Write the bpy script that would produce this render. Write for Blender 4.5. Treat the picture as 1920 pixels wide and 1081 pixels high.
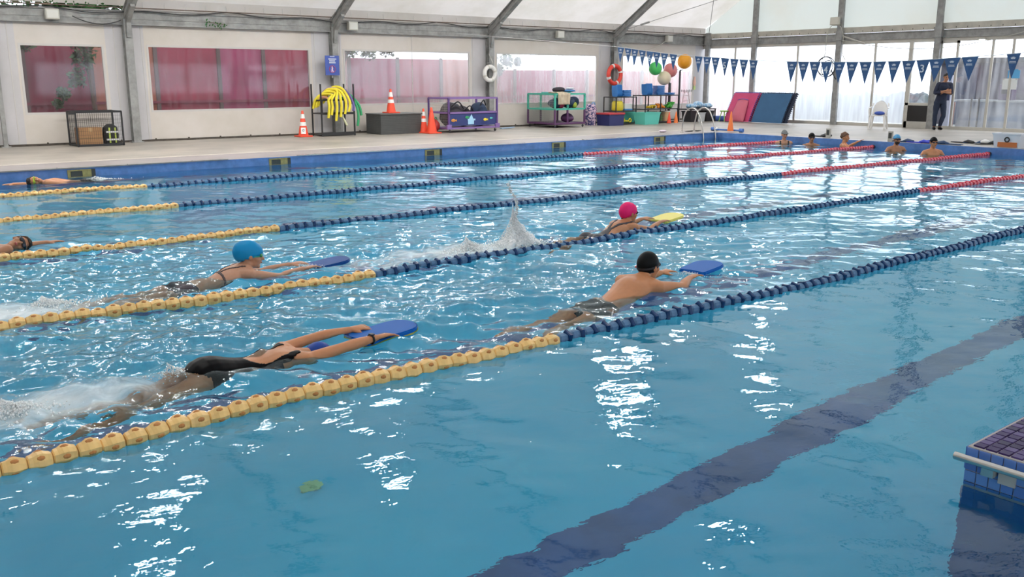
import bpy, bmesh, math, random
import numpy as np
from mathutils import Vector, Matrix, Euler, noise
R = math.radians
C = bpy.context.scene.collection
SC = bpy.context.scene
for o in list(bpy.data.objects): bpy.data.objects.remove(o)

# ---------------- camera, world, lights, exposure ----------------
CAMZ = 1.7
cam = bpy.data.cameras.new('camera'); camo = bpy.data.objects.new('camera', cam); C.objects.link(camo)
cam.sensor_width = 36.0; cam.lens = 1710.0 / 1920.0 * 36.0; cam.clip_start = .05; cam.clip_end = 300
pitch = math.atan(392 / 1710.); head = R(51.1)
F = Vector((math.cos(head) * math.cos(pitch), math.sin(head) * math.cos(pitch), -math.sin(pitch)))
camo.location = (0, 0, CAMZ); camo.rotation_euler = F.to_track_quat('-Z', 'Y').to_euler()
SC.camera = camo
w = bpy.data.worlds.new('overcast_sky'); SC.world = w; w.use_nodes = True
nt = w.node_tree; bg = nt.nodes['Background']
tc = nt.nodes.new('ShaderNodeTexCoord'); sep = nt.nodes.new('ShaderNodeSeparateXYZ'); rmp = nt.nodes.new('ShaderNodeValToRGB')
nt.links.new(tc.outputs['Generated'], sep.inputs[0]); nt.links.new(sep.outputs['Z'], rmp.inputs[0])
rmp.color_ramp.elements[0].position = 0.0; rmp.color_ramp.elements[0].color = (.80, .87, 1.0, 1)
rmp.color_ramp.elements[1].position = .5; rmp.color_ramp.elements[1].color = (.93, .96, 1.0, 1)
nt.links.new(rmp.outputs[0], bg.inputs[0])
bg.inputs['Strength'].default_value = 3.0
SC.view_settings.view_transform = 'Standard'; SC.view_settings.look = 'None'
SC.view_settings.gamma = 1.0; SC.view_settings.use_curve_mapping = False
SC.view_settings.exposure = 0.45
cy = SC.cycles
cy.use_denoising = True
cy.max_bounces = 10; cy.diffuse_bounces = 5; cy.glossy_bounces = 4; cy.transmission_bounces = 8; cy.transparent_max_bounces = 12
cy.sample_clamp_indirect = 20.0
LAMP_STRENGTH = 100.0      # emission of the panel lamps placed for the water glints

# ---------------- materials ----------------
MATS = {}
def nn(nt, t, **kw):
    n = nt.nodes.new(t)
    for k, v in kw.items(): setattr(n, k, v)
    return n
def pm(name, col, rough=.5, metal=0.0, var=0.0, scale=4.0, col2=None, bump=0.0, alpha=None, spec=None, detail=4, bscale=None):
    """principled material with optional noise colour variation and bump"""
    if name in MATS: return MATS[name]
    m = bpy.data.materials.new(name); m.use_nodes = True; nt = m.node_tree
    b = nt.nodes['Principled BSDF']
    b.inputs['Base Color'].default_value = (*col, 1); b.inputs['Roughness'].default_value = rough
    b.inputs['Metallic'].default_value = metal
    if spec is not None: b.inputs['Specular IOR Level'].default_value = spec
    if var or col2:
        t = nn(nt, 'ShaderNodeTexCoord'); n = nn(nt, 'ShaderNodeTexNoise')
        n.inputs['Scale'].default_value = scale; n.inputs['Detail'].default_value = detail
        n.inputs['Roughness'].default_value = .6
        nt.links.new(t.outputs['Object'], n.inputs['Vector'])
        r = nn(nt, 'ShaderNodeValToRGB'); r.color_ramp.elements[0].position = .35; r.color_ramp.elements[1].position = .65
        c2 = col2 if col2 else tuple(max(0, c * (1 - var)) for c in col)
        r.color_ramp.elements[0].color = (*c2, 1); r.color_ramp.elements[1].color = (*col, 1)
        nt.links.new(n.outputs['Fac'], r.inputs[0]); nt.links.new(r.outputs[0], b.inputs['Base Color'])
    if bump:
        t = nn(nt, 'ShaderNodeTexCoord'); n = nn(nt, 'ShaderNodeTexNoise'); n.inputs['Scale'].default_value = bscale or scale * 3
        nt.links.new(t.outputs['Object'], n.inputs['Vector'])
        bp = nn(nt, 'ShaderNodeBump'); bp.inputs['Strength'].default_value = bump; bp.inputs['Distance'].default_value = .02
        nt.links.new(n.outputs['Fac'], bp.inputs['Height']); nt.links.new(bp.outputs[0], b.inputs['Normal'])
    MATS[name] = m; return m
def emit(name, col, s):
    if name in MATS: return MATS[name]
    m = bpy.data.materials.new(name); m.use_nodes = True; nt = m.node_tree; nt.nodes.clear()
    e = nn(nt, 'ShaderNodeEmission'); o = nn(nt, 'ShaderNodeOutputMaterial')
    e.inputs[0].default_value = (*col, 1); e.inputs[1].default_value = s
    nt.links.new(e.outputs[0], o.inputs[0]); MATS[name] = m; return m
def membrane(name, col, trans, tcol, grime=(.5, .5, .48), scale=.6, amt=.5):
    """woven PVC sheet: part diffuse, part light-transmitting, with faint grime"""
    if name in MATS: return MATS[name]
    m = bpy.data.materials.new(name); m.use_nodes = True; nt = m.node_tree; nt.nodes.clear()
    t = nn(nt, 'ShaderNodeTexCoord'); n = nn(nt, 'ShaderNodeTexNoise'); n.inputs['Scale'].default_value = scale; n.inputs['Detail'].default_value = 6
    n.inputs['Roughness'].default_value = .65
    nt.links.new(t.outputs['Object'], n.inputs['Vector'])
    r = nn(nt, 'ShaderNodeValToRGB'); r.color_ramp.elements[0].position = .30; r.color_ramp.elements[1].position = .30 + amt * .5
    r.color_ramp.elements[0].color = (*grime, 1); r.color_ramp.elements[1].color = (*col, 1)
    nt.links.new(n.outputs['Fac'], r.inputs[0])
    d = nn(nt, 'ShaderNodeBsdfDiffuse'); tr = nn(nt, 'ShaderNodeBsdfTranslucent'); mx = nn(nt, 'ShaderNodeMixShader')
    mul = nn(nt, 'ShaderNodeMixRGB', blend_type='MULTIPLY'); mul.inputs[0].default_value = 1; mul.inputs[2].default_value = (*tcol, 1)
    nt.links.new(r.outputs[0], d.inputs[0]); nt.links.new(r.outputs[0], mul.inputs[1]); nt.links.new(mul.outputs[0], tr.inputs[0])
    mx.inputs[0].default_value = trans
    nt.links.new(d.outputs[0], mx.inputs[1]); nt.links.new(tr.outputs[0], mx.inputs[2])
    o = nn(nt, 'ShaderNodeOutputMaterial'); nt.links.new(mx.outputs[0], o.inputs[0]); MATS[name] = m; return m
def fogpane(name, clear, haze=(.9, .93, .95), tint=(1, 1, 1), gloss=.06, streak=True):
    """clear sheet dulled by condensation: see-through part + light-scattering part"""
    if name in MATS: return MATS[name]
    m = bpy.data.materials.new(name); m.use_nodes = True; nt = m.node_tree; nt.nodes.clear()
    tp = nn(nt, 'ShaderNodeBsdfTransparent'); tp.inputs[0].default_value = (*tint, 1)
    tr = nn(nt, 'ShaderNodeBsdfTranslucent'); tr.inputs[0].default_value = (*haze, 1)
    gl = nn(nt, 'ShaderNodeBsdfGlossy'); gl.inputs['Roughness'].default_value = .05
    m1 = nn(nt, 'ShaderNodeMixShader'); m2 = nn(nt, 'ShaderNodeMixShader')
    t = nn(nt, 'ShaderNodeTexCoord'); mp = nn(nt, 'ShaderNodeMapping'); mp.inputs['Scale'].default_value = (5, 5, .5)
    n = nn(nt, 'ShaderNodeTexNoise'); n.inputs['Scale'].default_value = 1.6; n.inputs['Detail'].default_value = 5
    nt.links.new(t.outputs['Object'], mp.inputs[0]); nt.links.new(mp.outputs[0], n.inputs['Vector'])
    mr = nn(nt, 'ShaderNodeMapRange'); mr.inputs['From Min'].default_value = .3; mr.inputs['From Max'].default_value = .7
    hz = 1 - clear
    mr.inputs['To Min'].default_value = max(0, hz - .07); mr.inputs['To Max'].default_value = min(1, hz + .06)
    nt.links.new(n.outputs['Fac'], mr.inputs['Value']); nt.links.new(mr.outputs[0], m1.inputs[0])
    nt.links.new(tp.outputs[0], m1.inputs[1]); nt.links.new(tr.outputs[0], m1.inputs[2])
    m2.inputs[0].default_value = gloss
    nt.links.new(m1.outputs[0], m2.inputs[1]); nt.links.new(gl.outputs[0], m2.inputs[2])
    o = nn(nt, 'ShaderNodeOutputMaterial'); nt.links.new(m2.outputs[0], o.inputs[0]); MATS[name] = m; return m

# ---------------- mesh builder ----------------
class MB:
    def __init__(s): s.v = []; s.f = []; s.mi = []; s.m = 0; s.M = Matrix.Identity(4)
    def mat(s, i): s.m = i; return s
    def add(s, vs, fs):
        k = len(s.v); s.v += [tuple(s.M @ Vector(v)) for v in vs]
        for f in fs: s.f.append(tuple(k + i for i in f)); s.mi.append(s.m)
        return s
    def box(s, c, d, rz=0, rx=0, ry=0, top=1.0):
        """box centred at c, size d; top scales the upper face"""
        M = Euler((rx, ry, rz)).to_matrix(); c = Vector(c); vs = []
        for z in (-.5, .5):
            k = top if z > 0 else 1.0
            for x, y in ((-.5, -.5), (.5, -.5), (.5, .5), (-.5, .5)):
                vs.append(c + M @ Vector((x * d[0] * k, y * d[1] * k, z * d[2])))
        return s.add(vs, [(3, 2, 1, 0), (4, 5, 6, 7), (0, 1, 5, 4), (1, 2, 6, 5), (2, 3, 7, 6), (3, 0, 4, 7)])
    def bb(s, x0, x1, y0, y1, z0, z1): return s.box(((x0 + x1) / 2, (y0 + y1) / 2, (z0 + z1) / 2), (abs(x1 - x0), abs(y1 - y0), abs(z1 - z0)))
    def bevbox(s, c, d, b=.02, rz=0):
        """box with chamfered edges"""
        bm = bmesh.new(); bmesh.ops.create_cube(bm, size=1)
        bmesh.ops.scale(bm, vec=d, verts=bm.verts); bmesh.ops.bevel(bm, geom=bm.edges[:], offset=b, segments=2, affect='EDGES', profile=.6)
        bmesh.ops.rotate(bm, matrix=Matrix.Rotation(rz, 3, 'Z'), verts=bm.verts); bmesh.ops.translate(bm, vec=c, verts=bm.verts)
        bm.verts.index_update(); s.add([v.co.copy() for v in bm.verts], [tuple(v.index for v in f.verts) for f in bm.faces]); bm.free(); return s
    def bar(s, p, q, a, b=None, up=(0, 0, 1)):
        b = b or a; p = Vector(p); q = Vector(q); t = (q - p).normalized(); u = Vector(up)
        if abs(t.dot(u)) > .98: u = Vector((1, 0, 0))
        x = t.cross(u).normalized(); y = x.cross(t).normalized(); vs = []
        for c in (p, q):
            for i, j in ((-1, -1), (1, -1), (1, 1), (-1, 1)): vs.append(c + x * (i * a / 2) + y * (j * b / 2))
        return s.add(vs, [(3, 2, 1, 0), (4, 5, 6, 7), (0, 1, 5, 4), (1, 2, 6, 5), (2, 3, 7, 6), (3, 0, 4, 7)])
    def loft(s, pts, rads, n=12, side=(0, 1, 0), cap=True, sub=1, roundcap=False):
        pts = [Vector(p) for p in pts]; rads = [(r, r) if not isinstance(r, tuple) else r for r in rads]
        if sub > 1 and len(pts) > 2:
            P, Q = [], []
            for i in range(len(pts) - 1):
                p0 = pts[max(i - 1, 0)]; p1 = pts[i]; p2 = pts[i + 1]; p3 = pts[min(i + 2, len(pts) - 1)]
                for k in range(sub):
                    t = k / sub
                    P.append(.5 * ((2 * p1) + (p2 - p0) * t + (2 * p0 - 5 * p1 + 4 * p2 - p3) * t * t + (3 * p1 - p0 - 3 * p2 + p3) * t ** 3))
                    e = t * t * (3 - 2 * t); Q.append(tuple(rads[i][j] * (1 - e) + rads[i + 1][j] * e for j in (0, 1)))
            P.append(pts[-1]); Q.append(rads[-1]); pts, rads = P, Q
        if roundcap:
            t0 = (pts[0] - pts[1]).normalized(); t1 = (pts[-1] - pts[-2]).normalized()
            a, b = pts[0], pts[-1]; ra, rb = rads[0], rads[-1]
            ma, mb = min(ra), min(rb)
            pts = [a + t0 * ma * .95, a + t0 * ma * .7] + pts + [b + t1 * mb * .7, b + t1 * mb * .95]
            sc = lambda r, k: (r[0] * k, r[1] * k)
            rads = [sc(ra, .3), sc(ra, .72)] + rads + [sc(rb, .72), sc(rb, .3)]
        vs = []; sd = Vector(side)
        for i, p in enumerate(pts):
            t = (pts[min(i + 1, len(pts) - 1)] - pts[max(i - 1, 0)]).normalized()
            x = sd - t * sd.dot(t)
            if x.length < .05: x = Vector((1, 0, 0)) - t * t.x
            if x.length < .05: x = Vector((0, 0, 1)) - t * t.z
            x.normalize(); y = t.cross(x).normalized()
            for k in range(n):
                a = 2 * math.pi * k / n; vs.append(p + x * (rads[i][0] * math.cos(a)) + y * (rads[i][1] * math.sin(a)))
        fs = []
        for i in range(len(pts) - 1):
            for k in range(n):
                a = i * n + k; b = i * n + (k + 1) % n; fs.append((a, b, b + n, a + n))
        if cap: fs.append(tuple(range(n - 1, -1, -1))); L = (len(pts) - 1) * n; fs.append(tuple(range(L, L + n)))
        return s.add(vs, fs)
    def tube(s, pts, r, n=8, sub=1, closed=False):
        if closed: pts = list(pts) + [pts[0]]
        return s.loft(pts, [r] * len(pts), n=n, side=(.31, .17, .93), sub=sub)
    def lathe(s, prof, c=(0, 0, 0), n=16, axis='z', sx=1, sy=1):
        vs = []; fs = []; c = Vector(c)
        for r, z in prof:
            for k in range(n):
                a = 2 * math.pi * k / n; x, y = r * math.cos(a) * sx, r * math.sin(a) * sy
                vs.append(c + (Vector((x, y, z)) if axis == 'z' else Vector((z, x, y)) if axis == 'x' else Vector((x, z, y))))
        for i in range(len(prof) - 1):
            for k in range(n):
                a = i * n + k; b = i * n + (k + 1) % n; fs.append((a, b, b + n, a + n))
        fs.append(tuple(range(n - 1, -1, -1))); L = (len(prof) - 1) * n; fs.append(tuple(range(L, L + n)))
        return s.add(vs, fs)
    def ball(s, c, r, n=12, m=8, rot=None):
        r = (r, r, r) if not isinstance(r, tuple) else r; c = Vector(c); vs = []; fs = []
        M = rot or Matrix.Identity(3)
        vs.append(c + M @ Vector((0, 0, -r[2])))
        for j in range(1, m):
            t = -math.pi / 2 + math.pi * j / m
            for k in range(n):
                a = 2 * math.pi * k / n; vs.append(c + M @ Vector((r[0] * math.cos(t) * math.cos(a), r[1] * math.cos(t) * math.sin(a), r[2] * math.sin(t))))
        vs.append(c + M @ Vector((0, 0, r[2]))); T = len(vs) - 1
        for k in range(n): fs.append((0, 1 + (k + 1) % n, 1 + k))
        for j in range(m - 2):
            for k in range(n):
                a = 1 + j * n + k; b = 1 + j * n + (k + 1) % n; fs.append((a, b, b + n, a + n))
        for k in range(n): fs.append((T, 1 + (m - 2) * n + k, 1 + (m - 2) * n + (k + 1) % n))
        return s.add(vs, fs)
    def torus(s, c, Rr, r, n=32, m=10, ax='y', sl=None):
        vs = []; fs = []; c = Vector(c)
        for i in range(n):
            a = 2 * math.pi * i / n
            for j in range(m):
                b = 2 * math.pi * j / m; q = Rr + r * math.cos(b); x, y, z = q * math.cos(a), r * math.sin(b), q * math.sin(a)
                vs.append(c + (Vector((x, y, z)) if ax == 'y' else Vector((y, x, z)) if ax == 'x' else Vector((x, z, y))))
        for i in range(n):
            if sl and not sl(i / n): continue
            for j in range(m): fs.append((i * m + j, i * m + (j + 1) % m, ((i + 1) % n) * m + (j + 1) % m, ((i + 1) % n) * m + j))
        return s.add(vs, fs)
    def prism(s, poly, z0, z1):
        n = len(poly); vs = [(x, y, z0) for x, y in poly] + [(x, y, z1) for x, y in poly]
        fs = [tuple(range(n - 1, -1, -1)), tuple(range(n, 2 * n))] + [(i, (i + 1) % n, n + (i + 1) % n, n + i) for i in range(n)]
        return s.add(vs, fs)
    def build(s, name, mats, parent=None, smooth=False, kind=None, label=None, world=False):
        me = bpy.data.meshes.new(name)
        vs = s.v
        if world and parent is not None:
            Mi = Matrix.LocRotScale(parent.location, parent.rotation_euler, parent.scale).inverted(); vs = [tuple(Mi @ Vector(v)) for v in vs]
        me.from_pydata(vs, [], s.f)
        if not isinstance(mats, (list, tuple)): mats = [mats]
        for m in mats: me.materials.append(m)
        me.polygons.foreach_set('material_index', s.mi)
        if smooth: me.polygons.foreach_set('use_smooth', [True] * len(s.f))
        bm = bmesh.new(); bm.from_mesh(me); bmesh.ops.recalc_face_normals(bm, faces=bm.faces); bm.to_mesh(me); bm.free()
        if smooth and smooth != 'all':
            try: me.set_sharp_from_angle(angle=R(38))
            except Exception: pass
        o = bpy.data.objects.new(name, me); C.objects.link(o)
        if parent is not None: o.parent = parent
        if kind: o['kind'] = kind
        if label: o['label'] = label
        return o
def thing(name, label, cat, loc=(0, 0, 0), rz=0, group=None, kind=None):
    o = bpy.data.objects.new(name, None); C.objects.link(o); o.location = loc; o.rotation_euler = (0, 0, rz)
    o.empty_display_size = .1
    if label: o['label'] = label
    if cat: o['category'] = cat
    if group: o['group'] = group
    if kind: o['kind'] = kind
    return o
def tag(o, label, cat, group=None):
    o['label'] = label; o['category'] = cat
    if group: o['group'] = group
    return o
def inst(src, name, parent, loc, rot=(0, 0, 0), scale=None, label=None):
    c = src.copy(); c.name = name; C.objects.link(c); c.parent = parent; c.location = loc; c.rotation_euler = rot
    if scale is not None: c.scale = scale
    if label: c['label'] = label
    return c
def dup(root, loc, rz=None, label=None, group=None):
    r = root.copy(); C.objects.link(r); r.location = loc
    if rz is not None: r.rotation_euler = (0, 0, rz)
    if label: r['label'] = label
    if group: r['group'] = group
    for ch in list(root.children):
        c = ch.copy(); C.objects.link(c); c.parent = r
        for g in list(ch.children):
            d = g.copy(); C.objects.link(d); d.parent = c
    return r

# ---------------- layout constants (metres, water at z = 0) ----------------
DZ = .15                      # deck height above the water
PX0, PX1, PY0, PY1 = -3.0, 22.1, 1.65, 17.6
BX = 3.87                     # the near deck block starts here; left of it the water reaches further
RY0 = .38
WY = 24.2                     # long wall
EX = 29.3                     # glazed end wall
SX0, SY0 = -7.0, -3.2         # the walls behind the photographer
DEPTH = 1.15
POSTX = [-4.0, 1.65, 7.25, 12.9, 18.5, 24.15]
EAVE0, EAVE1 = 3.0, 3.34
RIDGEY = (WY + SY0) / 2; SLOPE = .62

# ---------------- the setting ----------------
m_deck = pm('deck_concrete', (.37, .335, .29), .45, col2=(.25, .23, .20), scale=.9, bump=.15, bscale=30, detail=8)
m_cop = pm('coping_paint', (.32, .29, .285), .4, col2=(.26, .235, .235), scale=1.5, detail=6)
m_tilebl = pm('pool_edge_tile', (.12, .25, .56), .22, var=.25, scale=6)
m_floor = pm('pool_paint', (.05, .52, .77), .5, col2=(.035, .46, .73), scale=.7, detail=6)
m_side = pm('pool_side_paint', (.06, .26, .56), .5, var=.2, scale=1.5)
m_line = pm('lane_line_tile', (.03, .11, .33), .5, var=.3, scale=3)
m_steel = pm('galvanised_steel', (.34, .34, .33), .5, .15, var=.35, scale=5)
m_stainless = pm('stainless_steel', (.62, .60, .57), .25, .9)
m_alu = pm('aluminium_frame', (.55, .53, .48), .45, .2, var=.12, scale=3)
m_white = pm('white_vinyl', (.70, .675, .64), .5, col2=(.60, .57, .53), scale=.8, detail=6)
m_black = pm('black_paint', (.02, .02, .022), .45)
m_brown = pm('dark_brown', (.10, .085, .07), .9, var=.5, scale=8)

b = MB()                                                  # deck, all round the basin
X0, X1, Y0, Y1 = SX0, EX, SY0, WY
for (a, c, d, e) in ((X0, X1, PY1 + 1.45, Y1), (PX1 + .35, X1, BX, PY1 + 1.45), (BX + 1.2, X1, Y0, RY0), (X0, BX + 1.2, Y0, RY0 - .3)):
    pass
def slab(b, x0, x1, y0, y1, z1=DZ, z0=-DEPTH): b.bb(x0, x1, y0, y1, z0, z1)
slab(b, X0, X1, PY1 + 1.45, Y1)
slab(b, X0, PX0, Y0, PY1 + 1.45); slab(b, PX1 + .45, X1, Y0, PY1 + 1.45)
slab(b, PX0, BX, Y0, RY0)
slab(b, BX + 1.1, PX1 + .45, Y0, PY0 - .35)
slab(b, BX + .02, BX + 1.1, Y0, .4)
o = b.build('floor', m_deck, kind='structure')
b = MB(); slab(b, PX0, PX1 + .45, PY1, PY1 + 1.45); slab(b, PX1, PX1 + .45, PY0 - .35, PY1)
b.build('trim_1', m_cop, kind='structure')
b = MB(); b.bb(PX0, PX1 + .9, PY1 + 1.40, PY1 + 1.55, DZ, DZ + .004); b.build('trim_2', pm('pale_joint', (.50, .46, .41), .6), kind='structure')
# basin
b = MB()
b.mat(0); b.bb(PX0, PX1, RY0, PY1, -DEPTH - .1, -DEPTH)
b.mat(1)
b.bb(PX0 - .1, PX0, RY0, PY1, -DEPTH, 0); b.bb(PX0, PX1 + .0, PY1 - .012, PY1 + .002, -DEPTH, .0); b.bb(PX1 - .012, PX1 + .002, PY0, PY1, -DEPTH, 0)
b.bb(PX0, BX, RY0 - .002, RY0 + .012, -DEPTH, 0)
pool = b.build('pool_basin', [m_floor, m_side], kind='structure')
b = MB()
b.bb(PX0, PX1, PY1 - .016, PY1 + .02, -.12, DZ + .003); b.bb(PX1 - .016, PX1 + .02, PY0, PY1, -.12, DZ + .003)
b.bb(PX0, BX, RY0 - .02, RY0 + .014, -.1, DZ + .003)
b.build('edge_tiles', m_tilebl, pool)
for k, y in enumerate([3.0, 5.67, 8.4, 11.15, 13.9, 16.5]):
    b = MB(); b.bb(-1.2, 20.3, y - .15, y + .15, -DEPTH, -DEPTH + .006); b.bb(20.3, 20.6, y - .45, y + .45, -DEPTH, -DEPTH + .006); b.bb(-1.5, -1.2, y - .45, y + .45, -DEPTH, -DEPTH + .006)
    b.build('lane_line', m_line, pool)
# long wall (wall_left): vinyl with openings; window list x0,x1,z0,z1
WIN = [(-2.6, .8, .93, 2.47), (4.86, 6.65, .93, 2.47), (7.77, 12.17, .93, 2.49), (13.31, 17.76, .99, 2.5), (18.9, 23.4, .93, 2.5), (24.75, 28.65, .78, 2.52)]
T = .06
b = MB(); xs = SX0
for (x0, x1, z0, z1) in WIN:
    b.mat(0).bb(xs, x0 - .1, WY, WY + T, DZ, 3.36); b.mat(1).bb(x0 - .1, x0, WY, WY + T, DZ, 3.36); b.bb(x1, x1 + .1, WY, WY + T, DZ, 3.36); b.bb(x0, x1, WY, WY + T, DZ, z0); b.bb(x0, x1, WY, WY + T, z1, 3.36); xs = x1 + .1
b.mat(0).bb(xs, EX + .1, WY, WY + T, DZ, 3.36)
b.build('wall_left', [pm('grey_white_vinyl', (.53, .515, .53), .45, col2=(.46, .445, .45), scale=.9, detail=6), pm('cream_vinyl', (.60, .555, .515), .5, col2=(.53, .485, .43), scale=.9, detail=6)], kind='structure')
pclear = fogpane('clear_vinyl', .95, tint=(.9, .88, .9), gloss=.03); pfog = fogpane('foggy_vinyl', .80, gloss=.04); pfog2 = fogpane('very_foggy_vinyl', .74, gloss=.04)
m_welt = pm('welt', (.52, .50, .48), .6)
for k, (x0, x1, z0, z1) in enumerate(WIN):
    b = MB(); b.bb(x0, x1, WY + .02, WY + .026, z0, z1)
    wn = b.build('window_%d' % (k + 1), pclear if k < 3 else pfog if k < 4 else pfog2, kind='structure')
    b = MB()
    for (a, c, d, e) in ((x0 - .05, x1 + .05, z0 - .05, z0), (x0 - .05, x1 + .05, z1, z1 + .05), (x0 - .05, x0, z0, z1), (x1, x1 + .05, z0, z1)): b.bb(a, c, WY - .006, WY, d, e)
    b.build('welt', m_welt, wn)
# dark brown strip along the wall foot and vertical seams
b = MB(); b.bb(SX0, EX, WY - .03, WY, DZ, DZ + .05)
for x in range(40): b.bb(-5 + x * .85, -5 + x * .85 + .03, WY - .035, WY, DZ + .04, DZ + .075)
b.build('baseboard_left', m_brown, kind='structure')
b = MB()
for x in (4.6, 6.95, 7.6, 12.35, 13.15, 15.6, 17.9, 18.75, 23.6, 24.5):
    b.bb(x, x + .02, WY - .008, WY, DZ + .05, EAVE0)
b.build('trim_3', m_welt, kind='structure')
# walls behind the photographer
b = MB(); b.bb(SX0 - T, SX0, SY0, WY, DZ, 12); b.build('wall_back', m_white, kind='structure')
b = MB()
zz = [(DZ, .95), (2.5, 3.36)]
for z0, z1 in zz: b.bb(SX0, EX, SY0 - T, SY0, z0, z1)
for k in range(7): b.bb(SX0 + k * 5.6, SX0 + k * 5.6 + 1.1, SY0 - T, SY0, .95, 2.5)
b.build('wall_right', m_white, kind='structure')
b = MB(); b.bb(SX0, EX, SY0 - .03, SY0 - .026, .95, 2.5); b.build('window_7', pfog, kind='structure')

# roof membrane
m_roof = membrane('roof_membrane', (.74, .71, .69), .23, (1, .985, .97), grime=(.62, .59, .54), scale=.5, amt=.55)
ridgez = EAVE1 + .06 + SLOPE * (RIDGEY - SY0)
def roofz(y): return EAVE1 + .06 + SLOPE * min(y - SY0, WY - y)
b = MB(); arches = [SX0] + POSTX + [EX + .05]; NU, NV = 8, 14
for i in range(len(arches) - 1):
    for side in (0, 1):
        vs = []
        for u in range(NU + 1):
            for v in range(NV + 1):
                x = arches[i] + (arches[i + 1] - arches[i]) * u / NU
                t = v / NV; y = (WY + .05) + (RIDGEY - WY - .05) * t if side else (SY0 - .05) + (RIDGEY - SY0 + .05) * t
                sag = .16 * 4 * (u / NU) * (1 - u / NU) * math.sin(math.pi * min(1, t * 1.0)) ** .5 if 0 < t < 1 else 0
                vs.append((x, y, roofz(max(SY0, min(WY, y))) - sag + .22))
        fs = [(u * (NV + 1) + v, u * (NV + 1) + v + 1, (u + 1) * (NV + 1) + v + 1, (u + 1) * (NV + 1) + v) for u in range(NU) for v in range(NV)]
        b.add(vs, fs)
b.build('ceiling', m_roof, kind='structure', smooth='all')
# lashing strip between roof sheet and eave beam
b = MB(); b.bb(7.3, EX, WY - .02, WY + .03, EAVE1, EAVE1 + .30); b.bb(SX0, 4.1, WY - .02, WY + .03, EAVE1, EAVE1 + .30)
b.bb(4.1, 7.3, WY - .02, WY + .03, EAVE1 + .12, EAVE1 + .3)
b.bb(SX0, EX, SY0 - .05, SY0, EAVE1, EAVE1 + .3)
b.build('trim_4', m_roof, kind='structure')
# gable sheet on the end wall, above the beam
m_gable = membrane('gable_membrane', (.82, .83, .81), .48, (.98, 1, .99), grime=(.8, .79, .75), scale=.4, amt=.5)
for gx, nm in ((EX + .03, 'wall_end'), ):
    b = MB(); b.prism([(0, 0)] * 3, 0, 0) if False else None
    vs = []; 
    for x in (gx, gx + .02):
        vs += [(x, SY0, EAVE1), (x, WY, EAVE1), (x, WY, roofz(WY) + .22), (x, RIDGEY, ridgez + .22), (x, SY0, roofz(SY0) + .22)]
    b.add(vs, [(0, 1, 2, 3, 4), (9, 8, 7, 6, 5)] + [(i, (i + 1) % 5, 5 + (i + 1) % 5, 5 + i) for i in range(5)])
    b.build(nm, m_gable, kind='structure')
# outside ground
b = MB(); b.bb(-25, 60, WY + T, 60, -.3, DZ - .02); b.bb(EX + .1, 60, -25, WY + T, -.3, DZ - .02); b.bb(-25, 60, -25, SY0 - T, -.3, DZ - .02); b.bb(-25, SX0 - T, SY0 - T, WY + T, -.3, DZ - .02)
b.build('ground', pm('outside_ground', (.32, .34, .33), .9, var=.3, scale=1), kind='structure')
# ---------------- water ----------------
m = bpy.data.materials.new('pool_water'); m.use_nodes = True; nt = m.node_tree; nt.nodes.clear()
gl = nn(nt, 'ShaderNodeBsdfGlass'); gl.inputs['IOR'].default_value = 1.333; gl.inputs['Roughness'].default_value = 0.0
gl.inputs['Color'].default_value = (.86, .97, .99, 1)
tcn = nn(nt, 'ShaderNodeTexCoord')
mp = nn(nt, 'ShaderNodeMapping'); mp.inputs['Scale'].default_value = (1.0, 1.6, 1.0); mp.inputs['Rotation'].default_value = (0, 0, .5)
n1 = nn(nt, 'ShaderNodeTexNoise'); n1.inputs['Scale'].default_value = 9; n1.inputs['Detail'].default_value = 3; n1.inputs['Roughness'].default_value = .5
nt.links.new(tcn.outputs['Object'], mp.inputs[0]); nt.links.new(mp.outputs[0], n1.inputs['Vector'])
at = nn(nt, 'ShaderNodeAttribute'); at.attribute_name = 'chop'
bp = nn(nt, 'ShaderNodeBump'); bp.inputs['Distance'].default_value = .02
ml = nn(nt, 'ShaderNodeMath', operation='MULTIPLY_ADD'); ml.inputs[1].default_value = .16; ml.inputs[2].default_value = .10
nt.links.new(at.outputs['Fac'], ml.inputs[0]); nt.links.new(ml.outputs[0], bp.inputs['Strength'])
nt.links.new(n1.outputs['Fac'], bp.inputs['Height']); nt.links.new(bp.outputs[0], gl.inputs['Normal'])
# foam: aerated water churned up by kicking legs
fo = nn(nt, 'ShaderNodeAttribute'); fo.attribute_name = 'foam'
n2 = nn(nt, 'ShaderNodeTexNoise'); n2.inputs['Scale'].default_value = 3.2; n2.inputs['Detail'].default_value = 9; n2.inputs['Roughness'].default_value = .68; n2.inputs['Distortion'].default_value = .7
nt.links.new(tcn.outputs['Object'], n2.inputs['Vector'])
a1 = nn(nt, 'ShaderNodeMath', operation='ADD'); nt.links.new(fo.outputs['Fac'], a1.inputs[0]); nt.links.new(n2.outputs['Fac'], a1.inputs[1])
mr = nn(nt, 'ShaderNodeMapRange'); mr.inputs['From Min'].default_value = .82; mr.inputs['From Max'].default_value = 1.35; mr.inputs['To Max'].default_value = .80
nt.links.new(a1.outputs[0], mr.inputs['Value'])
df = nn(nt, 'ShaderNodeBsdfDiffuse'); df.inputs[0].default_value = (.80, .86, .87, 1)
mx = nn(nt, 'ShaderNodeMixShader'); nt.links.new(mr.outputs[0], mx.inputs[0]); nt.links.new(gl.outputs[0], mx.inputs[1]); nt.links.new(df.outputs[0], mx.inputs[2])
ou = nn(nt, 'ShaderNodeOutputMaterial'); nt.links.new(mx.outputs[0], ou.inputs[0])
M_WATER = m

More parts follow.
